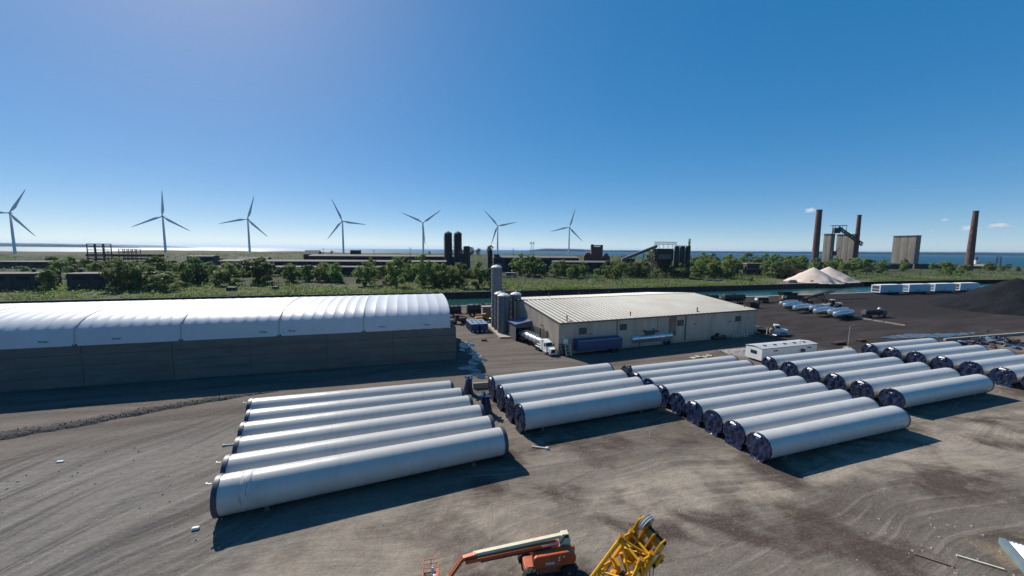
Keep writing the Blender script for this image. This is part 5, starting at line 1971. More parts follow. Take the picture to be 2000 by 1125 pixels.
# ---- bunker with inclined conveyor and three dark silos
t = thing('ore_bunker', 'dark ore bunker with an inclined conveyor gallery', 'conveyor plant', (145, 365, 1.7), radians(2))
mb = MB()
mb.add([(-40, -2, 15.0), (-6, -2, 28.5), (-6, 2, 28.5), (-40, 2, 15.0), (-40, -2, 17.6), (-6, -2, 31.1), (-6, 2, 31.1), (-40, 2, 17.6)], [(0, 3, 2, 1), (4, 5, 6, 7), (0, 1, 5, 4), (1, 2, 6, 5), (2, 3, 7, 6), (3, 0, 4, 7)]).build('gallery', M_OLDROOF, t)
mb = MB()
mb.beam((-24, -2, 12), (-4, -2, 22.5), 1.2).beam((-34, 0, 0), (-30, 0, 18), .8).beam((-22, 0, 0), (-18, 0, 22.5), .8).beam((-12, 0, 0), (-9, 0, 26), .8)
mb.build('trestle', M_RAIL, t)
MB().box(-8, 8, -6, 6, 17, 27.5).add([(-8, -6, 17), (8, -6, 17), (8, 6, 17), (-8, 6, 17), (-4, -3, 10), (6, -3, 10), (6, 3, 10), (-4, 3, 10)], [(0, 1, 5, 4), (1, 2, 6, 5), (2, 3, 7, 6), (3, 0, 4, 7), (4, 5, 6, 7)]).build('hopper', M_OLDWALL, t)
MB().box(-6.5, 6, -6.5, -6.1, 17.5, 22).build('pale_panel', M_OLDROOF, t)
mb = MB()
for i in range(4):
    for s in (-1, 1):
        mb.beam((-7 + 4.6 * i, s * 5, 0), (-7 + 4.6 * i, s * 5, 17.2), .7)
mb.build('legs', M_RAIL, t)
mb = MB()
for k in range(5):
    xa = -8 + k * 4.4
    mb.beam((xa, 0, 27.5), (xa, 0, 34), .25).beam((xa, 0, 33.8), (xa + 4.4, 0, 33.8), .4).beam((xa, 0, 31.5), (xa + 4.4, 0, 33.8), .25).beam((xa, 0, 33.8), (xa + 4.4, 0, 31.5), .25).beam((xa, 0, 31.5), (xa + 4.4, 0, 31.5), .3)
mb.build('top_truss', M_RAIL, t)
for k, nm in enumerate(('left', 'middle', 'right')):
    s = thing('dark_silo', f'{nm} one of three tall dark silos beside the bunker', 'silo', (152.3 + 5.1 * k, 350, 1.5), 0, 'three dark silos beside the bunker')
    MB().lathe([(2.25, 0), (2.25, 29.2), (1.9, 29.8), (1.9, 30.3)], 22).build('barrel', M_OLDWALL, s, 30)
    MB().tube((-2.5, -.6, 3), (-2.5, -.6, 28.5), .3, n=8).build('pale_pipe', M_OLDROOF, s, 40)
    mb = MB()
    for q in range(6):
        a = q * pi / 3
        mb.beam((2.1 * cos(a), 2.1 * sin(a), 29.4), (2.1 * cos(a), 2.1 * sin(a), 31.2), .16)
    mb.build('rail_posts', M_RAIL, s)
t = thing('black_machine', 'dark angular machine house behind the trees left of the bunker', 'machine house', (130, 430, 2), 0)
MB().box(-9, 8, -5, 5, 0, 16).build('house', M_OLDWALL, t)
mb = MB()
for k in range(6):
    mb.beam((-8 + 3 * k, -5, 16), (-7 + 3 * k, -5, 19.5 + (k * 3) % 3), .6).beam((-8 + 3 * k, -5, 19), (-5 + 3 * k, -5, 19), .4)
mb.build('top_steel', M_RAIL, t)

# ---- brick ruins near the salt
t = thing('brick_building', 'square brown brick ruin with flat broken roof among the trees', 'ruin', (266, 415, 1.7), radians(-14))
MB().box(-8.5, 8.5, -6, 6, 0, 12).build('wall', M_RUSTBR, t)
MB().box(-9.2, 9.2, -6.7, 6.7, 12, 12.8).build('roof_slab', M_CONCOLD, t)
MB().box(-9.0, 9.0, -6.4, -6.05, 6.2, 7.2).build('ledge', M_CONCOLD, t)
for xw in (-5.6, -1.5, 4.2):
    MB().box(xw - 1.2, xw + 1.2, -6.1, -6.02, 1, 5.4).build('opening', M_BLACKOPEN, t)
MB().tube((-1, 0, 12.8), (-1, 0, 16.4), .35, n=8).build('vent_pipe', M_CONCOLD, t)
t = thing('brick_building', 'long low dark red brick ruin left of the salt piles', 'ruin', (276, 372, 1.4), radians(-10))
MB().box(-14, 14, -4, 4, 0, 8).build('wall', M_BRICKD, t)
MB().box(-9, 4, -4.4, 4.2, 8, 9.8).build('raised_roof', M_RUSTBR, t)
for k in range(7):
    MB().box(-12.6 + 4 * k, -10.6 + 4 * k, -4.08, -4.02, 1.5, 5.6).build('opening', M_BLACKOPEN, t)


# ---- chimneys and concrete silos on the right
def chimney(label, x, y, r0, r1, h, m=M_CHIM):
    t = thing('chimney', label, 'chimney', (x, y, .8), 0, 'tall chimneys')
    prof = []
    for k in range(13):
        s = k / 12
        r = r0 + (r1 - r0) * s
        prof.append((r, h * s))
        if 0 < k < 12:
            prof += [(r + .07, h * s + .02), (r + .07, h * s + .6), (r, h * s + .62)]
    prof += [(r1 + .35, h + .02), (r1 + .35, h + 1.6), (r1 - .5, h + 1.6), (r1 - .6, h - 3)]
    MB().lathe(prof, 28).build('shaft', m, t, 30)
    mb = MB()
    for k in range(4):
        z = h * (.35 + .13 * k)
        r = r0 + (r1 - r0) * (.35 + .13 * k)
        mb.cbox(-r - .5, -.3, z, 1.4, 1.0, .5)
    mb.build('steps', M_RAIL, t)
    return t


chimney('thick brown chimney standing next to the grey silos', 481, 600, 4.7, 3.8, 91, M_CHIM)
chimney('slim red brick chimney between the concrete silos', 581, 640, 3.8, 2.8, 87.5)
chimney('lone red brick chimney at the far right by the lake', 706, 583, 4.9, 3.1, 89.5)


def concrete_silo(label, x, y, rz, w, d, h, cells, m=M_CONCOLD):
    t = thing('concrete_silo', label, 'concrete silo', (x, y, .8), rz, 'old concrete silos')
    n = cells
    cw = w / n
    # battery of cells: each front a shallow curved bay with dark joints
    for i in range(n):
        P = []
        for k in range(7):
            a = -1 + 2 * k / 6
            xx_ = -w / 2 + cw * (i + .5) + a * cw * .465
            P.append((xx_, -d / 2 - .12 - .15 * (1 - a * a)))
        MB().grid([[(a, b, 9) for a, b in P], [(a, b, h) for a, b in P]]).build('cell_front', m, t, 50)
    MB().box(-w / 2, w / 2, -d / 2 + .02, d / 2, 8, h).build('block', M_CONCOLD2, t)
    MB().box(-w / 2 - .3, w / 2 + .3, -d / 2 - 1.2, d / 2 + .3, h, h + 1.2).build('cap', m, t)
    for i in range(n + 1):
        for s in (-1, 1):
            MB().box(-w / 2 + cw * i - .8, -w / 2 + cw * i + .8, s * (d / 2 - .9) - .8, s * (d / 2 - .9) + .8, 0, 8).build('leg', m, t)
    return t


M_CONCOLD2 = mat('old_silo_side', (.22, .195, .165), .92, col2=(.14, .12, .10), scale=.1, stretch=(1, 1, .25))
concrete_silo('narrow grey concrete silo beside the thick chimney', 519, 622, radians(-68), 11, 9.5, 55.5, 2)
concrete_silo('wide brown concrete silo with a conveyor sloping across it', 577, 653, radians(-68), 26, 14, 56.5, 3)
concrete_silo('detached brown concrete silo with a vine on its right side', 667, 642, radians(-70), 30, 13, 54.5, 3)
t = thing('conveyor_bridge', 'dark conveyor bridge sloping from the narrow silo to the wide one', 'conveyor', (527, 610, 0), radians(-20))
mb = MB()
for s in (-1.5, 1.5):
    mb.beam((-3, s, 68), (29, s, 42), .8, 1.2).beam((-3, s, 64), (28, s, 38), .8, 1.2)
    for k in range(9):
        q = k / 8
        mb.beam((-3 + 32 * q, s, 68 - 26 * q), (-3 + 31 * q, s, 64 - 26 * q), .5)
        if k < 8:
            mb.beam((-3 + 32 * q, s, 68 - 26 * q), (-3 + 31 * (q + .125), s, 64 - 26 * (q + .125)), .5)
mb.build('truss', M_RAIL, t)
MB().box(-10, -2, -4, 4, 58, 66).build('drive_house', M_OLDWALL, t)
MB().box(-14, 6, -5, 5, 69.5, 70.1).build('platform_roof', M_RAIL, t)
mb = MB()
for xa in (-13, -9, -4, 0, 5):
    mb.beam((xa, -4, 56), (xa, -4, 69.5), .5)
mb.beam((-13, -4, 58), (-4, -4, 69), .4).beam((-4, -4, 58), (-13, -4, 69), .4)
mb.build('posts', M_RAIL, t)
MB().box(-12, -6, -8, -5, 22, 29).beam((-13, -8, 18), (-4, -8, 34), .7).beam((-13, -8, 34), (-4, -8, 18), .7).build('hanging_hopper', M_RAIL, t)
for k, (x, y, L, lab) in enumerate(((700, 628, 62, 'long low dark wall right of the detached silo'), (606, 608, 42, 'short low dark wall left of the detached silo'))):
    gable_building('low_shed', lab, x, y, radians(-6), L, 8, 8.0, .6, 6, opens=True, cat='shed')
# lighthouse and its shed
t = thing('lighthouse', 'small white lighthouse with a dark lantern by the far right chimney', 'lighthouse', (848, 690, .5), 0)
MB().lathe([(4.2, 0), (4.2, 6), (3.6, 6.2), (2.6, 14.5), (3.0, 14.8), (3.0, 15.3)], 20).build('tower', M_WHITEPL, t, 40)
MB().lathe([(1.6, 15.3), (1.6, 18), (2.0, 18.1), (.6, 20), (.2, 21.4), (0, 21.5)], 14).build('lantern', M_RAIL, t, 40)
gable_building('shore_house', 'dark shore house with pale roof below the lighthouse', 800, 650, radians(-30), 26, 10, 5, 3.5, 3, M_OLDWALL, M_CONC, cat='house')


def pole(label, x, y, h, cross=True, group='utility poles on the far bank'):
    t = thing('utility_pole', label, 'utility pole', (x, y, land_z(x, y) - .3), radians(RNG.uniform(-20, 20)), group)
    MB().tube((0, 0, 0), (0, 0, h), .22, .15, n=8).build('post', M_RAIL, t)
    MB().beam((-1.6, 0, h - .7), (1.6, 0, h - .7), .2).beam((-1.2, 0, h - 1.6), (1.2, 0, h - 1.6), .18).build('crossarm', M_RAIL, t)


pole('utility pole in the right meadow, left of three', 444, 409, 9.0)
pole('utility pole in the right meadow, middle of three', 481, 414, 9.4)
pole('utility pole in the right meadow, nearest the lone chimney', 557, 448, 9.0)
pole('short dark pole on the left meadow by the canal', -115.4, 239, 7.6)
pole('dark utility pole rising from the mills right of the third turbine', -215, 430, 24, group='poles among the mills')
pole('dark utility pole above the mill roof left of the stoves', -108, 400, 26, group='poles among the mills')
pole('dark utility pole left of the fifth turbine', -152, 415, 23, group='poles among the mills')
pole('tall double pole at the far left above the block building', -320, 290, 20, group='poles at the far left')
pole('second tall pole at the far left beside the double pole', -332, 310, 21, group='poles at the far left')
pole('dark pole on the second mill hall right of the stoves', 1, 425, 26, group='poles among the mills')
pole('thin pole left of the detached silo on the right', 590, 600, 22, group='poles among the chimneys')
o = tag(MB().bevbox(-2.6, 2.6, -1.3, 1.3, 0, 2.3, .3).build('rusty_tank', M_CHASSIS), 'small black tank lying in the grass on the left meadow', 'tank')
o.location = (-164.5, 219.5, 1.5)
o = tag(MB().bevbox(-1.6, 1.6, -1.0, 1.0, 0, 2.2, .3).build('rusty_box', M_CHASSIS), 'small black box in the grass near the canal wall', 'box')
o.location = (-142.5, 225.5, 1.5)
t = thing('parked_trailer', 'grey box trailer parked among the trees behind the tall silo', 'trailer', (-1, 340, 2.2), radians(5))
MB().box(-4.5, 4.5, -1.3, 1.3, 1.1, 4.0).build('box', M_SHED, t)
MB().box(-4.6, 4.6, -1.35, 1.35, 4.0, 4.15).build('roof', M_WHITEPL, t)
for ax in (2.5, 3.6):
    wheel(t, ax, -1.0, .5, .4)
# excavator and blocks on the salt quay
t = thing('excavator', 'small dark excavator on the far quay', 'excavator', (204, 322, 1.4), radians(30))
MB().box(-1.6, 1.6, -1.4, -.7, 0, .9).box(-1.6, 1.6, .7, 1.4, 0, .9).build('tracks', M_CHASSIS, t)
MB().bevbox(-1.6, 1.4, -1.3, 1.3, 1.0, 2.6, .2).build('house', M_RUSTBR, t)
MB().bevbox(.2, 1.4, -1.3, -.3, 2.6, 3.4, .2).build('cab', M_GLASS, t)
MB().beam((1.2, .3, 2.0), (3.6, .3, 4.2), .35, .5).beam((3.6, .3, 4.2), (5.0, .3, 1.4), .3, .4).cbox(5.0, .3, 1.0, .9, 1.0, .9).build('boom', M_RUSTBR, t)
for k, (x, y, lab) in enumerate(((238, 319, 'pale stacked slabs on the far quay left of the salt'), (253, 317.5, 'pale concrete block on the far quay beside the salt'))):
    o = tag(MB().cbox(0, 0, .8, 7.5 - 4 * k, 2.0, 1.6).cbox(.4, 0, 1.9, 4.5 - 3 * k, 1.6, .55).build('quay_block', M_CONC), lab, 'concrete block', 'blocks on the far quay')
    o.location = (x, y, 1.35)

# ================================================================== TREES
def leaf_material(name, a, b, c):
    k = NT(name)
    oi = k.t.nodes.new('ShaderNodeObjectInfo')
    n1 = k.noise(k.pos, .30, 4, .6)
    n2 = k.noise(k.pos, 1.3, 3, .6)
    col = k.mix(k.rng(n1, .35, .65), a, b)
    col = k.mix(k.rng(n2, .48, .72, 0, .7), col, c)
    hs = k.t.nodes.new('ShaderNodeHueSaturation')
    k.t.links.new(k.rng(oi.outputs['Random'], 0, 1, .478, .515), hs.inputs['Hue'])
    k.t.links.new(k.rng(oi.outputs['Random'], 0, 1, .72, 1.28), hs.inputs['Value'])
    k.t.links.new(col, hs.inputs['Color'])
    k.set('Base Color', hs.outputs[0])
    k.set('Roughness', .6)
    k.set('Specular IOR Level', .25)
    tr = k.t.nodes.new('ShaderNodeBsdfTranslucent')
    k.t.links.new(hs.outputs[0], tr.inputs['Color'])
    mx = k.t.nodes.new('ShaderNodeMixShader')
    mx.inputs[0].default_value = .45
    k.t.links.new(k.b.outputs[0], mx.inputs[1])
    k.t.links.new(tr.outputs[0], mx.inputs[2])
    k.t.links.new(mx.outputs[0], k.out.inputs['Surface'])
    return k.m


M_LEAF = leaf_material('leaf_green', (.165, .225, .060), (.235, .300, .088), (.100, .140, .046))
M_LEAFD = leaf_material('leaf_deep_green', (.100, .148, .048), (.145, .200, .062), (.066, .096, .037))
M_LEAFY = leaf_material('leaf_yellow_green', (.125, .180, .040), (.175, .225, .060), (.085, .125, .034))
M_BARK = mat('bark', (.075, .062, .050), .95, col2=(.04, .034, .03), scale=2)


def tree_meshes(seed, shape, leafm, nclump, per, size):
    """unit tree: height 1, crown half-width about .36; scaled on placing"""
    rg = random.Random(seed)
    tr = MB()
    top = Vector((rg.uniform(-.03, .03), rg.uniform(-.03, .03), .8))
    tr.tube((0, 0, -.03), (0.01, 0, .35), .022, .017, 8, False)
    tr.tube((0.01, 0, .35), top, .017, .005, 7, False)
    limbs = []
    for k in range(9):
        z = rg.uniform(.18, .65)
        a = rg.uniform(0, 6.28)
        L = rg.uniform(.16, .3) * (1.1 - z * .6)
        e = Vector((L * cos(a), L * sin(a), z + rg.uniform(.08, .2)))
        tr.tube((0.005, 0, z), e, .009, .003, 5, False)
        limbs.append(e)
    V, F = [], []
    cl = []
    # lumpy outline: several lobes along the limbs
    lobes = []
    for k in range(22):
        z = rg.uniform(.06, .93)
        if shape == 'round':
            wmax = .36 * sqrt(max(.12, 1 - ((z - .48) / .50) ** 2))
        elif shape == 'tall':
            wmax = .27 * (1 - abs(z - .42) * .9)
        else:
            wmax = .40 * (1 - (z - .3) ** 2 * .9)
        a = rg.uniform(0, 6.28)
        q = wmax * rg.uniform(.2, .95)
        lobes.append((Vector((q * cos(a), q * sin(a), z)), rg.uniform(.055, .125)))
    lobes.append((Vector((0, 0, .9)), .09))
    lobes.append((Vector((0, 0, .5)), .2))
    for k in range(nclump):
        c, r = rg.choice(lobes)
        d = Vector((rg.gauss(0, 1), rg.gauss(0, 1), rg.gauss(0, .9))).normalized() * r * rg.uniform(.5, 1.08)
        p = c + d
        if p.z < .01:
            continue
        cl.append((p, rg.uniform(.025, .05)))
    for p, r in cl:
        for j in range(per):
            d = Vector((rg.gauss(0, 1), rg.gauss(0, 1), rg.gauss(0, .8)))
            q = p + d * r * .62
            s = size * rg.uniform(.6, 1.3)
            n = (d.normalized() + Vector((rg.uniform(-.7, .7), rg.uniform(-.7, .7), rg.uniform(-.2, .9)))).normalized()
            u = n.cross(Vector((rg.uniform(-1, 1), rg.uniform(-1, 1), .3))).normalized()
            w = n.cross(u)
            o = len(V)
            V += [tuple(q - u * s), tuple(q + w * s * .55), tuple(q + u * s), tuple(q - w * s * .55)]
            F.append((o, o + 1, o + 2, o + 3))
    return tr.mesh('trunk', M_BARK, 50), raw_mesh('crown', V, F, leafm)


PROTO = []
for i, (sh, lm) in enumerate((('round', M_LEAF), ('round', M_LEAFD), ('tall', M_LEAF), ('broad', M_LEAF), ('tall', M_LEAFY), ('broad', M_LEAFD), ('round', M_LEAF), ('round', M_LEAFY))):
    PROTO.append(tree_meshes(100 + i, sh, lm, 400, 13, .027))


def tree(label, group, x, y, h, w, kind, z=None):
    z = land_z(x, y) - .15 if z is None else z
    t = thing('leafy_tree', label, 'tree', (x, y, z), RNG.uniform(0, 6.28), group)
    tm, cm = PROTO[kind]
    a = mobj('trunk', tm, t)
    b = mobj('crown', cm, t)
    sw = w / .72
    for o in (a, b):
        o.scale = (sw, sw, h)
    return t


# trees that can be told apart, from left to right: x, y, height, crown width, kind, label
NAMED = [(-259, 209, 11.5, 11, 4, 'light green tree in front of the black block building'), (-224, 214, 17.5, 13, 0, 'large tree at the right end of the black block building'), (-219, 221, 15, 14, 6, 'broad tree next to the block building corner'),
         (-239, 253, 17.5, 14, 1, 'dark tall tree behind the block building corner'), (-201, 217, 10.5, 14, 6, 'low round tree standing forward on the left meadow'), (-212, 242, 14.5, 10, 2, 'slim tree left of the third turbine base'),
         (-214, 254, 17.5, 14, 1, 'tall dark tree under the dark block'), (-190, 240, 6.5, 8, 3, 'small bush-like tree on the left meadow'), (-186, 247, 14, 15, 0, 'wide tree left of the meadow gap'),
         (-177, 262, 16.5, 19, 3, 'broad spreading tree in the middle of the left belt'), (-166, 254, 14.5, 13, 5, 'dark tree right of the broad spreading one'), (-162, 244, 6.0, 4.5, 4, 'small yellow-green sapling in front of the left belt'),
         (-163, 276, 12.5, 11, 2, 'slim tree in the belt behind the sapling'), (-152, 279, 11.5, 11, 1, 'dark round tree left of the gatehouse'), (-142, 277, 11.5, 11, 6, 'round tree left of the short dark pole'), (-128, 274, 13.5, 12, 2, 'tree just behind the short dark pole'),
         (-99, 254, 16, 14, 0, 'large tree right of the gatehouse'), (-118, 315, 16, 10, 2, 'tall slim tree behind the gatehouse'), (-90, 264, 12.5, 10, 7, 'light slender tree between two large ones'), (-77, 249, 19, 12.5, 6, 'tall oval tree standing alone on the left meadow'),
         (-88, 314, 17, 11, 5, 'dark tree behind the tall oval one'), (-60, 253, 21, 13.5, 0, 'tallest tree in front of the mills, left of the stoves'), (-53, 261, 15, 12, 2, 'tree at the foot of the left stove'), (-46, 254, 15, 14, 6, 'wide tree at the foot of the two stoves'),
         (-35, 247, 16, 14, 0, 'round tree right of the stoves'), (-22, 249, 16.5, 13, 0, 'bright tree left of the tall silo'), (-14, 252, 13, 9, 1, 'dark tree half hidden by the tall silo'),
         (8, 356, 20, 17, 0, 'tall double-crowned tree right of the tall silo'), (20, 358, 18, 15, 6, 'rounded tree next to the double-crowned tree'), (14, 338, 12.5, 11, 7, 'light tree in front of the double-crowned tree'), (28, 350, 12.5, 12, 2, 'pointed light tree right of the rounded one'), (38, 335, 12, 11, 7, 'small light tree below the trestle shed')]
for (x, y, h, w, k, lab) in NAMED:
    tree(lab, 'trees beyond the canal', x, y, h * 1.08, w * 1.12, k)
# belts that read as woodland: neighbours cannot be told apart
BELTS = [('green tree in the scrubby wood in front of the red brick ruin', 'wood before the brick ruin', 40, (45, 155, 305, 400), (9, 15)),
         ('green tree in the wood between the dark silos and the brown brick ruin', 'wood behind the far quay', 46, (165, 300, 348, 470), (11, 19)),
         ('green tree in the wood round the chimneys and salt piles', 'wood round the chimneys', 46, (300, 560, 395, 590), (11, 20)),
         ('low tree in the belt between the left meadow and the mills', 'trees before the mills', 44, (-300, -40, 258, 318), (8, 14)),
         ('low tree at the far left behind the block building', 'trees at the far left', 22, (-430, -250, 250, 380), (9, 15)),
         ('dark tree on the lake shore seen above the wood', 'shore trees', 26, (250, 560, 520, 800), (15, 24)),
         ('low tree near the lone chimney and the lake', 'trees near the lone chimney', 22, (600, 900, 560, 690), (8, 13))]
for lab, grp, n, (x0, x1, y0, y1), (h0, h1) in BELTS:
    k = 0
    guard = 0
    while k < n and guard < 4000:
        guard += 1
        x, y = RNG.uniform(x0, x1), RNG.uniform(y0, y1)
        if y < far_edge(x) + 45:
            continue
        tt = x / y
        if 250 < x < 300 and y < 362:
            continue
        if abs(tt - 266 / 415) < .03 and y < 420:
            continue
        if grp == 'wood before the brick ruin' and y > 335 and .15 < tt and abs(tt - .222) < .03 and y < 425:
            continue
        if grp == 'wood round the chimneys' and y < 440 and tt > .95:
            continue
        h = RNG.uniform(h0, h1)
        tree(lab, grp, x, y, h, h * RNG.uniform(.7, 1.05), RNG.choice((0, 1, 2, 3, 5, 6, 0, 2, 7)))
        k += 1
for k, (x, y, h) in enumerate(((-98, 900, 20), (-80, 900, 17), (-56, 905, 18), (-205, 930, 9), (-135, 940, 10), (-420, 880, 9))):
    tree('small lone tree on the bluff against the sky', 'lone trees on the bluff', x, y, h, h * .8, (1, 5)[k % 2])
tree('bush growing on top of the slim dark stack', 'trees beyond the canal', -20.4, 350, 5.5, 6.5, 5, 25.5)

# ---- scrub on the far bank: uncountable low growth
def scrub(name, seed, n, region, sizes, m, per):
    rg = random.Random(seed)
    V, F = [], []
    k = 0
    while k < n:
        x = rg.uniform(region[0], region[1])
        q = rg.uniform(0, 1) ** region[3] * region[2]
        y = far_edge(x) + 1.0 + q
        if 225 < x < 330 and q < 55:
            continue
        if fbm(x, y, .02) + rg.uniform(-.5, .5) < -.15:
            continue
        z = land_z(x, y) if q > 12 else 1.36
        r = rg.uniform(*sizes) * (1 + .6 * max(0, fbm(x, y, .03)))
        for j in range(per):
            d = Vector((rg.gauss(0, .55), rg.gauss(0, .55), abs(rg.gauss(0, .38 if per < 20 else .55))))
            p = Vector((x, y, z)) + d * r
            s = r * (rg.uniform(.16, .34) if per < 20 else rg.uniform(.10, .22))
            nn = Vector((rg.uniform(-1, 1), rg.uniform(-1, 1), rg.uniform(.1, 1))).normalized()
            u = nn.cross(Vector((rg.uniform(-1, 1), rg.uniform(-1, 1), .2))).normalized()
            w = nn.cross(u)
            o = len(V)
            V += [tuple(p - u * s), tuple(p + w * s * .6), tuple(p + u * s), tuple(p - w * s * .6)]
            F.append((o, o + 1, o + 2, o + 3))
        k += 1
    o = mobj(name, raw_mesh(name, V, F, m))
    return o


for nm, sd, n, rgn, sz, m, per, lab in (('meadow_scrub', 1, 2600, (-330, 330, 70, 1.2), (.9, 2.0), M_LEAF, 12, 'green scrub over the far bank meadow'),
                                        ('dry_scrub', 2, 1200, (-330, 420, 90, 1.1), (.8, 1.6), M_LEAFY, 10, 'yellowish dry growth in the far bank meadow'),
                                        ('bank_scrub', 3, 1500, (-300, 560, 9, 1.0), (.8, 1.8), M_LEAFD, 10, 'dark scrub along the edge of the canal wall'),
                                        ('bluff_scrub', 4, 4200, (-1050, 420, 700, .75), (1.6, 4.2), M_LEAFD, 9, 'low dark growth between the mills and on the bluff'),
                                        ('undergrowth', 6, 420, (-320, 330, 110, .55), (1.6, 3.6), M_LEAFD, 26, 'ragged bushes and saplings under the trees of the far bank'),
                                        ('right_scrub', 5, 1500, (330, 900, 150, 1.0), (1.0, 2.6), M_LEAFD, 10, 'green scrub on the right meadow')):
    o = scrub(nm, sd, n, rgn, sz, m, per)
    struct(o, 'stuff')
    tag(o, lab, 'scrub')

# ================================================================== CLOUDS
kc = NT('thin_cloud')
kc.t.nodes.remove(kc.b)
vol = kc.t.nodes.new('ShaderNodeVolumePrincipled')
vol.inputs['Color'].default_value = (1, 1, 1, 1)
vol.inputs['Anisotropy'].default_value = .3
tc = kc.t.nodes.new('ShaderNodeTexCoord')
ln = kc.t.nodes.new('ShaderNodeVectorMath')
ln.operation = 'LENGTH'
kc.t.links.new(tc.outputs['Object'], ln.inputs[0])
nzc = kc.noise(tc.outputs['Object'], 2.4, 5, .6)
edge = kc.math('SUBTRACT', kc.math('SUBTRACT', 1.15, ln.outputs['Value']), kc.math('MULTIPLY', nzc, 1.25))
den = kc.rng(edge, 0, .45, 0, .0035)
kc.t.links.new(den, vol.inputs['Density'])
kc.t.links.new(vol.outputs[0], kc.out.inputs['Volume'])
def cloud(label, x, y, z, sx, sy, sz):
    bm = bmesh.new()
    bmesh.ops.create_icosphere(bm, subdivisions=3, radius=1.0)
    me = bpy.data.meshes.new('cloud')
    bm.to_mesh(me)
    bm.free()
    me.materials.append(kc.m)
    o = mobj('cloud', me, None, (x, y, z))
    o.scale = (sx, sy, sz)
    tag(o, label, 'cloud', 'small clouds near the horizon')


D = 44500.0
for lab, px, py, w, h in (('small white cloud just left of the thick chimney top', 1584, 411.5, 17, 6), ('small white cloud behind the lone red chimney', 1896, 446, 22, 6.5), ('thin white cloud at the right edge of the sky', 1952, 441, 27, 5.5), ('faint tiny cloud above the lone chimney, left', 1846, 429.5, 10, 3.6), ('faintest tiny cloud left of the lone chimney', 1819, 450, 6, 3)):
    x = (px - 1000) / 735
    yv = (562.5 - py) / 735
    d = _f + _R * x + _U * yv
    p = Vector((0, 0, CAM_H)) + d / d.y * D
    cloud(lab, p.x, p.y, p.z, w / 735 * D * 1.25, w / 735 * D, h / 735 * D * 1.5)

# ================================================================== BOOM LIFT
M_ORANGE = mat('lift_orange', (.52, .095, .028), .42, col2=(.38, .075, .025), scale=1.2, amount=.6)
M_ORANGED = mat('lift_orange_dusty', (.40, .11, .05), .6, col2=(.25, .08, .045), scale=1.5)
M_CREAM = mat('lift_cream', (.62, .58, .40), .45, col2=(.50, .46, .32), scale=1.2)
M_FOAM = mat('white_scrap', (.72, .70, .66), .8)
lf = thing('boom_lift', 'orange boom lift with a cream telescopic boom stretched to the left', 'boom lift', (3.1, 29.2, 0), radians(10))
lf.scale = (.93, .9, .9)
# chassis and wheels (tyres with lugs)
MB().bevbox(-2.1, 2.1, -.75, .75, .55, 1.25, .12).build('chassis', M_ORANGED, lf)
LUG = MB().lathe([(.34, -.22), (.62, -.25), (.66, -.16), (.66, .16), (.62, .25), (.34, .22)], 24, axis='Y')
for k in range(24):
    a = 2 * pi * k / 24
    LUG.cbox(.68 * sin(a), (.1 if k % 2 else -.1), .68 * cos(a), .07, .28, .07)
LUGM = LUG.mesh('tyre', M_TYRE, 40)
LRIM = MB().lathe([(0, -.2), (.12, -.27), (.16, -.16), (.36, -.22), (.36, .22), (.16, .16), (0, .2)], 16, axis='Y').mesh('rim', M_ORANGED, 40)
for ax, s in ((-1.75, -1), (-1.75, 1), (1.75, -1), (1.75, 1)):
    w = mobj('wheel', LUGM, lf, (ax, s * 1.1, .72))
    mobj('rim', LRIM, w)
    MB().cbox(ax, s * .72, .75, .5, .5, .35).build('axle_end', M_ORANGED, lf)
# turntable with two rounded covers
tt = MB().tube((0, 0, 1.25), (0, 0, 1.45), .75, n=24).build('slew_ring', M_CHASSIS, lf)
for s, nm in ((-1, 'near_cover'), (1, 'far_cover')):
    y0, y1 = (-1.2, -.32) if s < 0 else (.32, 1.2)
    P = [(-1.35, 1.45), (-1.5, 1.8), (-1.45, 2.45), (-1.2, 2.6), (1.6, 2.75), (2.15, 2.6), (2.4, 2.2), (2.4, 1.75), (2.2, 1.45)]
    o = MB().extrude_y(P, y0, y1).build(nm, M_ORANGE, lf)
    bv = o.modifiers.new('bevel', 'BEVEL')
    bv.width = .09
    bv.segments = 2
    ys = y0 - .012 if s < 0 else y1 + .012
    MB().cbox(.1, ys, 2.1, .02, .02, .95).cbox(1.2, ys, 2.15, .02, .02, 1.0).build('panel_gap', M_CHASSIS, o)
MB().bevbox(1.4, 2.6, -.3, .3, 1.45, 2.3, .1).build('counterweight', M_ORANGED, lf)
# printed plate on the near cover: grey patch with dark letters
pl = MB().box(-.42, .42, -1.225, -1.213, 1.72, 2.02).build('name_plate', mat('plate_grey', (.30, .29, .29), .6), lf)
mb = MB()
for k, sx in enumerate((-.30, -.17, -.05, .08, .2, .31)):
    mb.box(sx - .045, sx - .015, -1.233, -1.227, 1.79, 1.95)
    mb.box(sx - .015, sx + .04, -1.233, -1.227, 1.92 if k % 2 else 1.85, 1.95 if k % 2 else 1.88)
    if k % 3:
        mb.box(sx + .015, sx + .04, -1.233, -1.227, 1.79, 1.92)
mb.build('letters', M_WHITEPL, pl)
for xq, zq in ((.75, 2.25), (.75, 2.0), (1.15, 2.3)):
    MB().box(xq, xq + .16, -1.222, -1.212, zq, zq + .14).build('decal', M_FOAM, lf)
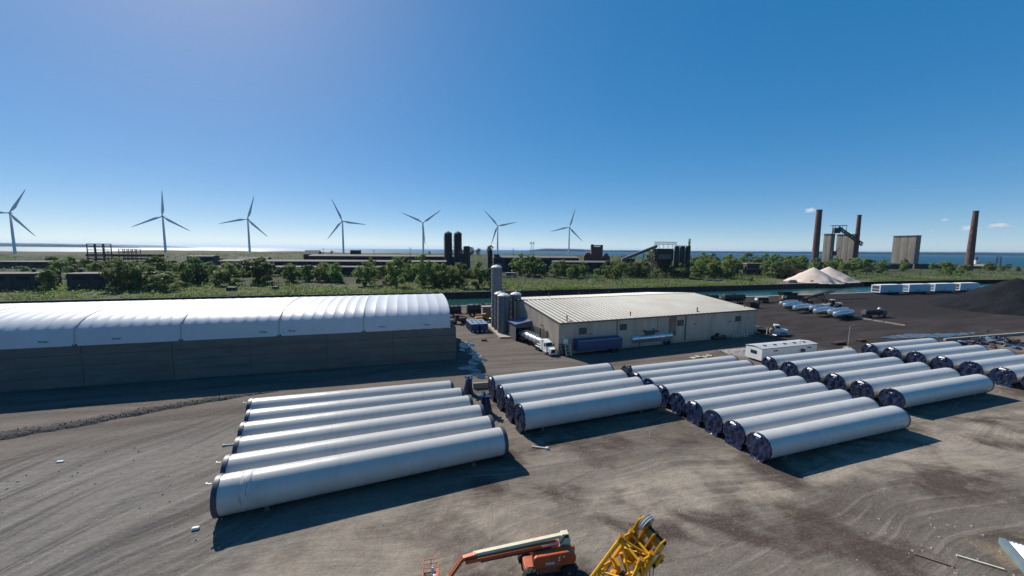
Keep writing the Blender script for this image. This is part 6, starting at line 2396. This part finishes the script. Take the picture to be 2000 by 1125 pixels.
# mast post at the rear and the boom
MB().extrude_y([(1.15, 2.3), (2.1, 2.3), (2.15, 3.1), (1.95, 3.72), (1.35, 3.72), (1.1, 3.2)], -.26, .26).build('boom_post', M_CREAM, lf)
a0, a1 = Vector((1.7, 0, 3.5)), Vector((-6.6, 0, 2.7))
MB().beam(a0, a1, .34, .30).build('cream_boom', M_CREAM, lf)
b0, b1 = Vector((.75, -.33, 3.05)), Vector((-7.3, -.28, 2.35))
MB().beam(b0, b1, .36, .34).build('orange_boom', M_ORANGE, lf)
MB().beam(Vector((-6.4, -.1, 2.7)), Vector((-7.5, -.1, 2.5)), .36, .36).build('boom_nose', M_ORANGE, lf)
MB().beam(Vector((1.0, -.42, 3.1)), Vector((-.6, -.42, 3.0)), .22, .2).build('cylinder', M_ALU, lf)
mb = MB()
for k in range(34):
    s = k / 33
    p = Vector((.2, -.5, 2.82)).lerp(Vector((-5.9, -.46, 2.26)), s)
    mb.cbox(p.x, p.y, p.z, .17, .08, .12)
mb.build('cable_chain', M_CHASSIS, lf)
MB().beam((1.2, -.34, 2.9), (1.7, -.34, 3.7), .06).beam((1.3, .3, 2.9), (1.75, .3, 3.7), .06).cbox(1.75, -.31, 3.5, .3, .06, .25).build('link_plates', M_CHASSIS, lf)
# fly jib folding down to the basket
j0, j1 = Vector((-7.5, 0, 2.5)), Vector((-8.7, -.2, .95))
MB().beam(j0 + Vector((0, .16, 0)), j1 + Vector((0, .16, 0)), .16, .26).beam(j0 - Vector((0, .16, 0)), j1 - Vector((0, .16, 0)), .16, .26).build('jib', M_ORANGED, lf)
MB().beam(j0 + Vector((.1, 0, -.25)), j1 + Vector((.25, 0, .5)), .12).build('jib_cylinder', M_CHASSIS, lf)
MB().beam(j1, j1 + Vector((-.9, 0, -.1)), .2, .25).build('jib_end', M_ORANGED, lf)
bk = MB()
X0, X1, Y0, Y1, Z0, Z1 = -10.9, -9.6, -1.15, 1.15, .5, 1.75
for z in (Z0, Z0 + .4, Z0 + .85, Z1):
    for a, b in (((X0, Y0), (X1, Y0)), ((X1, Y0), (X1, Y1)), ((X1, Y1), (X0, Y1)), ((X0, Y1), (X0, Y0))):
        bk.beam((a[0], a[1], z), (b[0], b[1], z), .055)
for x in (X0, (X0 + X1) / 2, X1):
    for y in (Y0, -.4, .4, Y1):
        if x in (X0, X1) or y in (Y0, Y1):
            bk.beam((x, y, Z0), (x, y, Z1), .055)
bk.build('basket', M_ORANGED, lf)
MB().box(X0, X1, Y0, Y1, Z0 - .06, Z0 - .03).build('basket_floor', M_CHASSIS, lf)
MB().cbox(-9.65, -.2, 1.35, .25, .9, .45).build('control_box', M_ORANGE, lf)
MB().tube((-10.1, .75, .5), (-10.1, .75, 1.35), .14, n=10).cbox(-9.9, .3, .75, .35, .3, .5).build('tools', M_FOAM, lf)
mb = MB()
mb.beam((1.2, -1.9, .0), (.9, -1.3, .5), .05).beam((.9, -1.3, .5), (.2, -1.25, .2), .05)
mb.build('hose', M_CHASSIS, lf)

# ================================================================== CRANE BOOM HEAD
M_CRANE = mat('crane_yellow', (.70, .35, .012), .40, col2=(.55, .25, .010), scale=1.5, amount=.6)
M_CRANED = mat('crane_yellow_dark', (.52, .23, .010), .5, col2=(.34, .14, .010), scale=1.5)
M_SHEAVE = mat('sheave_grey', (.52, .50, .49), .45, col2=(.36, .35, .35), scale=2)
M_ROPE = mat('steel_rope', (.06, .058, .06), .5, metal=.5)
cr = thing('crane_boom_head', 'yellow lattice crane boom head with sheaves and hanging ropes', 'crane boom', (2.4, 13.6, 0), 0)
CO = Vector((2.4, 13.6, 0))
top = Vector((4.6, 12.75, 16.2)) - CO
foot = Vector((1.6, 14.6, 7.0)) - CO
ax = (top - foot).normalized()
side = Vector((.55, -.80, -.35))
side = (side - ax * side.dot(ax)).normalized()
upv = side.cross(ax).normalized()
if upv.x < 0:
    upv = -upv


def bp(s, a, b):
    """point at distance s below the head, a towards the camera side, b out to the right"""
    return top - ax * s + side * a + upv * b


secs = [0.0, .85, 1.8, 2.9, 4.1, 5.5, 7.0, 8.6, 10.2]
CW, CH = .52, .36


def cf(s):
    return min(1.45, .88 + .17 * s)


for a, b in ((-1, -1), (1, -1), (1, 1), (-1, 1)):
    o = MB()
    for s0, s1 in zip(secs, secs[1:]):
        o.tube(bp(s0, a * CW * cf(s0), b * CH * cf(s0)), bp(s1, a * CW * cf(s1), b * CH * cf(s1)), .075, n=8)
    o.build('chord', M_CRANE, cr, 40)
    MB().tube(bp(-.16, a * CW * cf(0), b * CH * cf(0)), bp(.12, a * CW * cf(0), b * CH * cf(0)), .10, n=10).build('chord_lug', M_CRANED, cr, 40)
for i, s0 in enumerate(secs[:-1]):
    s1 = secs[i + 1]
    f0, f1 = cf(s0), cf(s1)
    for face in range(4):
        (a, b), (c, d) = [((-1, -1), (1, -1)), ((1, -1), (1, 1)), ((1, 1), (-1, 1)), ((-1, 1), (-1, -1))][face]
        if i % 2:
            (a, b), (c, d) = (c, d), (a, b)
        MB().tube(bp(s0, a * CW * f0, b * CH * f0), bp(s1, c * CW * f1, d * CH * f1), .042, n=7).build('lacing', M_CRANE, cr, 40)
        if i == 0 or i % 2 == 0:
            MB().tube(bp(s0, a * CW * f0, b * CH * f0), bp(s0, c * CW * f0, d * CH * f0), .048, n=7).build('cross_tube', M_CRANE, cr, 40)
MB().tube(bp(0, -CW * .88, -CH * .88), bp(0, CW * .88, CH * .88), .04, n=7).build('cross_tube', M_CRANE, cr, 40)


def plate(name, a, pts, m, th=.025):
    vs = [bp(s, a - th, b) for s, b in pts] + [bp(s, a + th, b) for s, b in pts]
    n = len(pts)
    return MB().add(vs, [tuple(range(n)), tuple(range(2 * n - 1, n - 1, -1))] + [(i, n + i, n + (i + 1) % n, (i + 1) % n) for i in range(n)]).build(name, m, cr)


# head: four cheek plates carried on the right face of the lattice
HP = [(-.62, .42), (-.70, .72), (-.45, .98), (.25, 1.05), (.95, .98), (1.25, .55), (1.0, .32), (.2, .30)]
for a, m in ((-.50, M_CRANE), (-.18, M_CRANED), (.16, M_CRANED), (.50, M_CRANE)):
    plate('head_plate', a, HP, m)
for s, b0, b1 in ((-.30, .55, .98), (.35, .40, 1.0), (.98, .40, .90)):
    MB().add([bp(s, -.49, b0), bp(s, .49, b0), bp(s, .49, b1), bp(s, -.49, b1), bp(s + .05, -.49, b0), bp(s + .05, .49, b0), bp(s + .05, .49, b1), bp(s + .05, -.49, b1)],
             [(0, 1, 2, 3), (7, 6, 5, 4), (0, 4, 5, 1), (1, 5, 6, 2), (2, 6, 7, 3), (3, 7, 4, 0)]).build('web_plate', M_CRANE, cr)


def sheave(s, b, r, a0, a1, n):
    for k in range(n):
        a = a0 + (a1 - a0) * k / max(1, n - 1)
        c = bp(s, a, b)
        P = []
        for dd, rr in ((-.03, r * .25), (-.045, r), (-.03, r), (0, r * .88), (.03, r), (.045, r), (.03, r * .25)):
            P.append([c + side * dd + (ax * cos(2 * pi * j / 28) + upv * sin(2 * pi * j / 28)) * rr for j in range(29)])
        sv = MB().grid(P).build('sheave', M_SHEAVE, cr, 40)
        MB().tube(c - side * .05, c + side * .05, r * .22, n=12).build('pin', M_CRANED, sv, 40)


sheave(-.55, .72, .34, -.36, -.26, 2)
sheave(.70, .92, .30, -.04, .40, 5)
MB().tube(bp(-.55, -.58, .72), bp(-.55, .58, .72), .06, n=10).build('head_pin', M_CHASSIS, cr, 40)
MB().tube(bp(.70, -.60, .92), bp(.70, .62, .92), .06, n=10).build('head_pin', M_CHASSIS, cr, 40)
# nose bracket at the far right, warning triangle on the cheek
for a in (.30, .56):
    plate('nose_plate', a, [(.2, 1.0), (.35, 1.42), (.75, 1.46), (.95, 1.1), (.8, .95)], M_CRANE, .03)
MB().tube(bp(.6, .22, 1.32), bp(.6, .64, 1.32), .09, n=10).build('nose_pin', M_CRANED, cr, 40)
MB().add([bp(-.05, .531, .55), bp(.38, .531, .60), bp(.20, .531, .95)], [(0, 1, 2)]).build('warning_triangle', M_WHITEPL, cr)
MB().add([bp(-.05, .533, .55), bp(.06, .533, .75), bp(-.12, .533, .72)], [(0, 1, 2)]).build('red_corner', M_RED, cr)
for k in range(3):
    p = bp(.70, .06 + .15 * k, 1.22)
    MB().tube(p, Vector((p.x + .02, p.y, 1.0)), .017, n=6).build('rope', M_ROPE, cr)
p = bp(1.2, .2, .5)
MB().tube(p, Vector((p.x, p.y, 1.0)), .017, n=6).build('rope', M_ROPE, cr)
rg = random.Random(3)
for k in range(26):
    s = rg.uniform(.1, 2.6)
    p = bp(s, rg.uniform(-.4, .4), rg.uniform(-.28, .28))
    MB().cbox(p.x, p.y, p.z, rg.uniform(.10, .34), rg.uniform(.08, .25), rg.uniform(.1, .35), rg.uniform(0, 3), rg.uniform(-.5, .5)).build('fitting', rg.choice((M_CRANED, M_CRANE, M_CRANE, M_CHASSIS)), cr)
for k in range(4):
    p0, p1 = bp(.3 + .5 * k, -.35, .1), bp(.8 + .5 * k, .2, .22)
    MB().tube(p0, p1, .09, n=9).build('roller', M_CRANED if k % 2 else M_CRANE, cr, 40)
p = bp(.1, .2, 1.15)
MB().cbox(p.x, p.y, p.z, .2, .16, .1).tube(p, p + upv * .45, .025, n=6).build('wind_meter', M_SHEAVE, cr)
p = bp(1.1, .56, -.40)
MB().cbox(p.x, p.y, p.z, .10, .06, .36, ry=.3).build('name_tag', M_WHITEPL, cr)

# ================================================================== SMALL THINGS ON THE GROUND
def slab(name, label, cat, x, y, z, sx, sy, sz, rz, m, group=None):
    o = tag(MB().bevbox(-sx / 2, sx / 2, -sy / 2, sy / 2, 0, sz, min(sx, sy, sz) * .25).build(name, m), label, cat, group)
    o.location = (x, y, z)
    o.rotation_euler = (0, 0, rz)
    return o


slab('foam_slab', 'white foam slab lying on the dirt left of the front section', 'foam slab', -30.2, 33.6, .03, .6, .35, .2, .3, M_FOAM)
slab('foam_slab', 'small pale slab near the left edge beyond the wheel tracks', 'foam slab', -56.5, 44.7, .02, .7, .3, .12, .2, M_FOAM)
slab('foam_slab', 'small white chunk at the lower left corner of the front section', 'foam slab', -29.9, 36.4, .02, .5, .35, .3, .9, M_FOAM)
o = tag(MB().tube((-1.1, 0, .12), (1.1, 0, .12), .09, n=8).tube((-1.2, 0, .12), (-.9, 0, .12), .16, n=10).cbox(.3, .15, .12, .5, .2, .14).build('steel_rod', M_FOAM), 'pale rod lying left of the fourth section of the left row', 'rod')
o.location = (-38.1, 49.1, 0); o.rotation_euler = (0, 0, radians(15))
o = tag(MB().tube((-1.1, 0, .12), (1.1, 0, .12), .09, n=8).tube((.8, 0, .12), (1.15, 0, .12), .2, n=10).build('steel_rod', M_FOAM), 'pale rod lying at the corner of the short row', 'rod')
o.location = (4.0, 49.0, 0); o.rotation_euler = (0, 0, radians(-12))
o = tag(MB().tube((0, 0, 0), (.05, 0, .9), .035, n=6).cbox(.05, 0, .8, .1, .02, .2).build('marker_stake', M_FOAM), 'thin white stake in the dirt below the short row', 'stake')
o.location = (20.2, 52.3, 0)
o = tag(MB().beam((-1.4, 0, .1), (1.4, 0, .1), .16, .12).build('timber_plank', M_BOLL), 'pale plank beside the white corrugated sheets at the lower right', 'plank')
o.location = (41.2, 30.4, 0); o.rotation_euler = (0, 0, radians(-32))
o = tag(MB().beam((-1.2, 0, .08), (1.2, 0, .08), .14, .1).build('timber_plank', M_TIMBER), 'dull plank on the dirt left of the pale plank', 'plank')
o.location = (37.4, 30.6, 0); o.rotation_euler = (0, 0, radians(-35))
# scattered stones and litter: too many and too small to count
rg = random.Random(21)
V, F = [], []
zones = [((36, 46), (29, 37), 34, .12), ((-60, -26), (30, 62), 160, .10), ((-20, 60), (30, 52), 140, .08), ((-14, 10), (72, 112), 90, .14)]
for (xa, xb), (ya, yb), n, sz in zones:
    for k in range(n):
        x, y = rg.uniform(xa, xb), rg.uniform(ya, yb)
        r = sz * rg.uniform(.4, 1.5)
        o = len(V)
        for j in range(6):
            a = j * pi / 3
            V.append((x + r * cos(a) * rg.uniform(.6, 1.2), y + r * sin(a) * rg.uniform(.6, 1.2), -.03))
        for j in range(3):
            a = j * 2 * pi / 3 + .5
            V.append((x + r * .5 * cos(a), y + r * .5 * sin(a), r * rg.uniform(.35, .8)))
        F += [(o, o + 1, o + 6), (o + 1, o + 2, o + 6), (o + 2, o + 7, o + 6), (o + 2, o + 3, o + 7), (o + 3, o + 4, o + 7), (o + 4, o + 8, o + 7), (o + 4, o + 5, o + 8), (o + 5, o, o + 8), (o, o + 6, o + 8), (o + 6, o + 7, o + 8)]
M_STONE = mat('pale_rubble', (.34, .31, .275), .95, col2=(.20, .18, .16), scale=1.2, world_co=True)
o = struct(mobj('loose_stones', raw_mesh('loose_stones', V, F, M_STONE)), 'stuff')
tag(o, 'loose stones scattered over the yard dirt', 'stones')

# ---- windrow of black rubble across the left yard
rg = random.Random(5)
line = [(-80, 46.5), (-72.3, 50.9), (-66, 54.6), (-62.4, 57.6), (-58, 61.0), (-53.5, 64.2), (-49, 66.6), (-44, 68.6)]
P = []
for i in range(121):
    s = i / 120 * (len(line) - 1)
    k = min(len(line) - 2, int(s))
    q = s - k
    x, y = line[k][0] + (line[k + 1][0] - line[k][0]) * q, line[k][1] + (line[k + 1][1] - line[k][1]) * q
    d = Vector((line[k + 1][0] - line[k][0], line[k + 1][1] - line[k][1], 0)).normalized()
    nn = Vector((-d.y, d.x, 0))
    w = (1.25 + .45 * fbm(x, y, .3)) * (1 - .75 * ss(.6, 1, i / 120))
    row = []
    for j in range(13):
        a = -1 + j / 6
        h = max(0, 1 - a * a) * .42 * w + .12 * fbm(x * 1.0 + a, y + a * 2, 1.1) * (1 - a * a)
        p = Vector((x, y, 0)) + nn * a * w * 1.25
        row.append((p.x, p.y, max(-.04, h - .03)))
    P.append(row)
M_RUBBLE = mat('black_rubble', (.030, .028, .028), .95, col2=(.075, .066, .06), scale=1.6, bump=.25, bscale=2.5, world_co=True)
wr = thing('rubble_windrow', 'long ridge of black rubble across the left yard', 'rubble ridge', (0, 0, 0))
MB().grid(P).build('ridge', M_RUBBLE, wr, 50)
V, F = [], []
for k in range(520):
    i = rg.randrange(0, 119)
    p = Vector(P[i][rg.randrange(2, 11)])
    r = rg.uniform(.05, .18)
    o = len(V)
    for j in range(5):
        a = j * 2 * pi / 5
        V.append((p.x + r * cos(a) * rg.uniform(.6, 1.2), p.y + r * sin(a) * rg.uniform(.6, 1.2), p.z - .05))
    V.append((p.x, p.y, p.z + r * .8))
    F += [(o + j, o + (j + 1) % 5, o + 5) for j in range(5)]
o = mobj('lumps', raw_mesh('lumps', V, F, M_RUBBLE), wr)
struct(o, 'stuff')

# ---- white corrugated sheets at the lower right corner (edge of a shed roof beside the camera)
ws = thing('corrugated_stack', 'white corrugated sheets at the lower right corner', 'corrugated sheets', (46.6, 28.7, 0), radians(-33))
pr = []
for q in range(4):
    x0 = q * .25
    pr += [(x0, 0), (x0 + .13, 0), (x0 + .16, .07), (x0 + .22, .07)]
pr.append((1.0, 0))
SHEET = MB().grid([[(a, -3.0, b) for a, b in pr], [(a, 2.6, b) for a, b in pr]]).mesh('sheet', M_NACTOP)
for k in range(5):
    mobj('sheet', SHEET, ws, (-2.4 + 1.0 * k, 0, .62 + .012 * (k % 2)))
M_TEAL = mat('dusty_teal', (.10, .15, .17), .7, col2=(.16, .2, .21), scale=1)
MB().box(-2.85, -2.45, -3.3, 3.0, .0, .60).build('teal_edge_beam', M_TEAL, ws)
MB().box(-2.4, 2.7, 2.65, 2.95, .0, .55).build('teal_end_beam', M_TEAL, ws)
MB().box(-2.4, 2.6, -2.9, 2.6, .1, .58).build('packing', M_CHASSIS, ws)

# ---- scrap with blue tarps and the pale kerb at the right edge
M_TARPB = mat('pale_blue_tarp', (.12, .20, .30), .5, col2=(.06, .10, .16), scale=.8)
scrap_pile('scrap_heap', 'left scrap heap with blue sheets behind the far right row', 'scrap heap', 137, 109.5, 6.0, 1.5, 34, [M_CHASSIS, M_TARPB, M_BLUE, M_RUSTBR, M_TARPB], 31, 'scrap heaps at the right edge')
scrap_pile('scrap_heap', 'middle scrap heap with long blue sheets near the right edge', 'scrap heap', 150, 113.5, 7.0, 2.0, 40, [M_CHASSIS, M_TARPB, M_BLUE, M_RUSTBR, M_SHED], 33, 'scrap heaps at the right edge')
scrap_pile('scrap_heap', 'scrap heap with beige boxes at the right edge of the picture', 'scrap heap', 149, 105.5, 7.0, 2.0, 36, [M_CHASSIS, M_BOLL, M_RUSTBR, M_TARPB, M_BLUE], 35, 'scrap heaps at the right edge')
o = tag(MB().box(-21, 21, -.3, .3, 0, .7).build('kerb_wall', M_CONC), 'long pale kerb wall behind the scrap at the right edge', 'kerb wall')
o.location = (155.0, 120.3, 0)
o.rotation_euler = (0, 0, radians(14.8))

# ================================================================== AIR
hz = MB().box(-44000, 44000, -3500, 42000, -8, 175).build('haze', None_mat := bpy.data.materials.new('summer_haze'))
None_mat.use_nodes = True
hn = None_mat.node_tree
hn.nodes.clear()
ho = hn.nodes.new('ShaderNodeOutputMaterial')
hv = hn.nodes.new('ShaderNodeVolumePrincipled')
hv.inputs['Color'].default_value = (.50, .72, 1.0, 1)
hv.inputs['Density'].default_value = 0.000025
hv.inputs['Anisotropy'].default_value = 0.2
hn.links.new(hv.outputs[0], ho.inputs['Volume'])
struct(hz, 'stuff')
tag(hz, 'thin blue summer haze over yard and lake', 'haze')
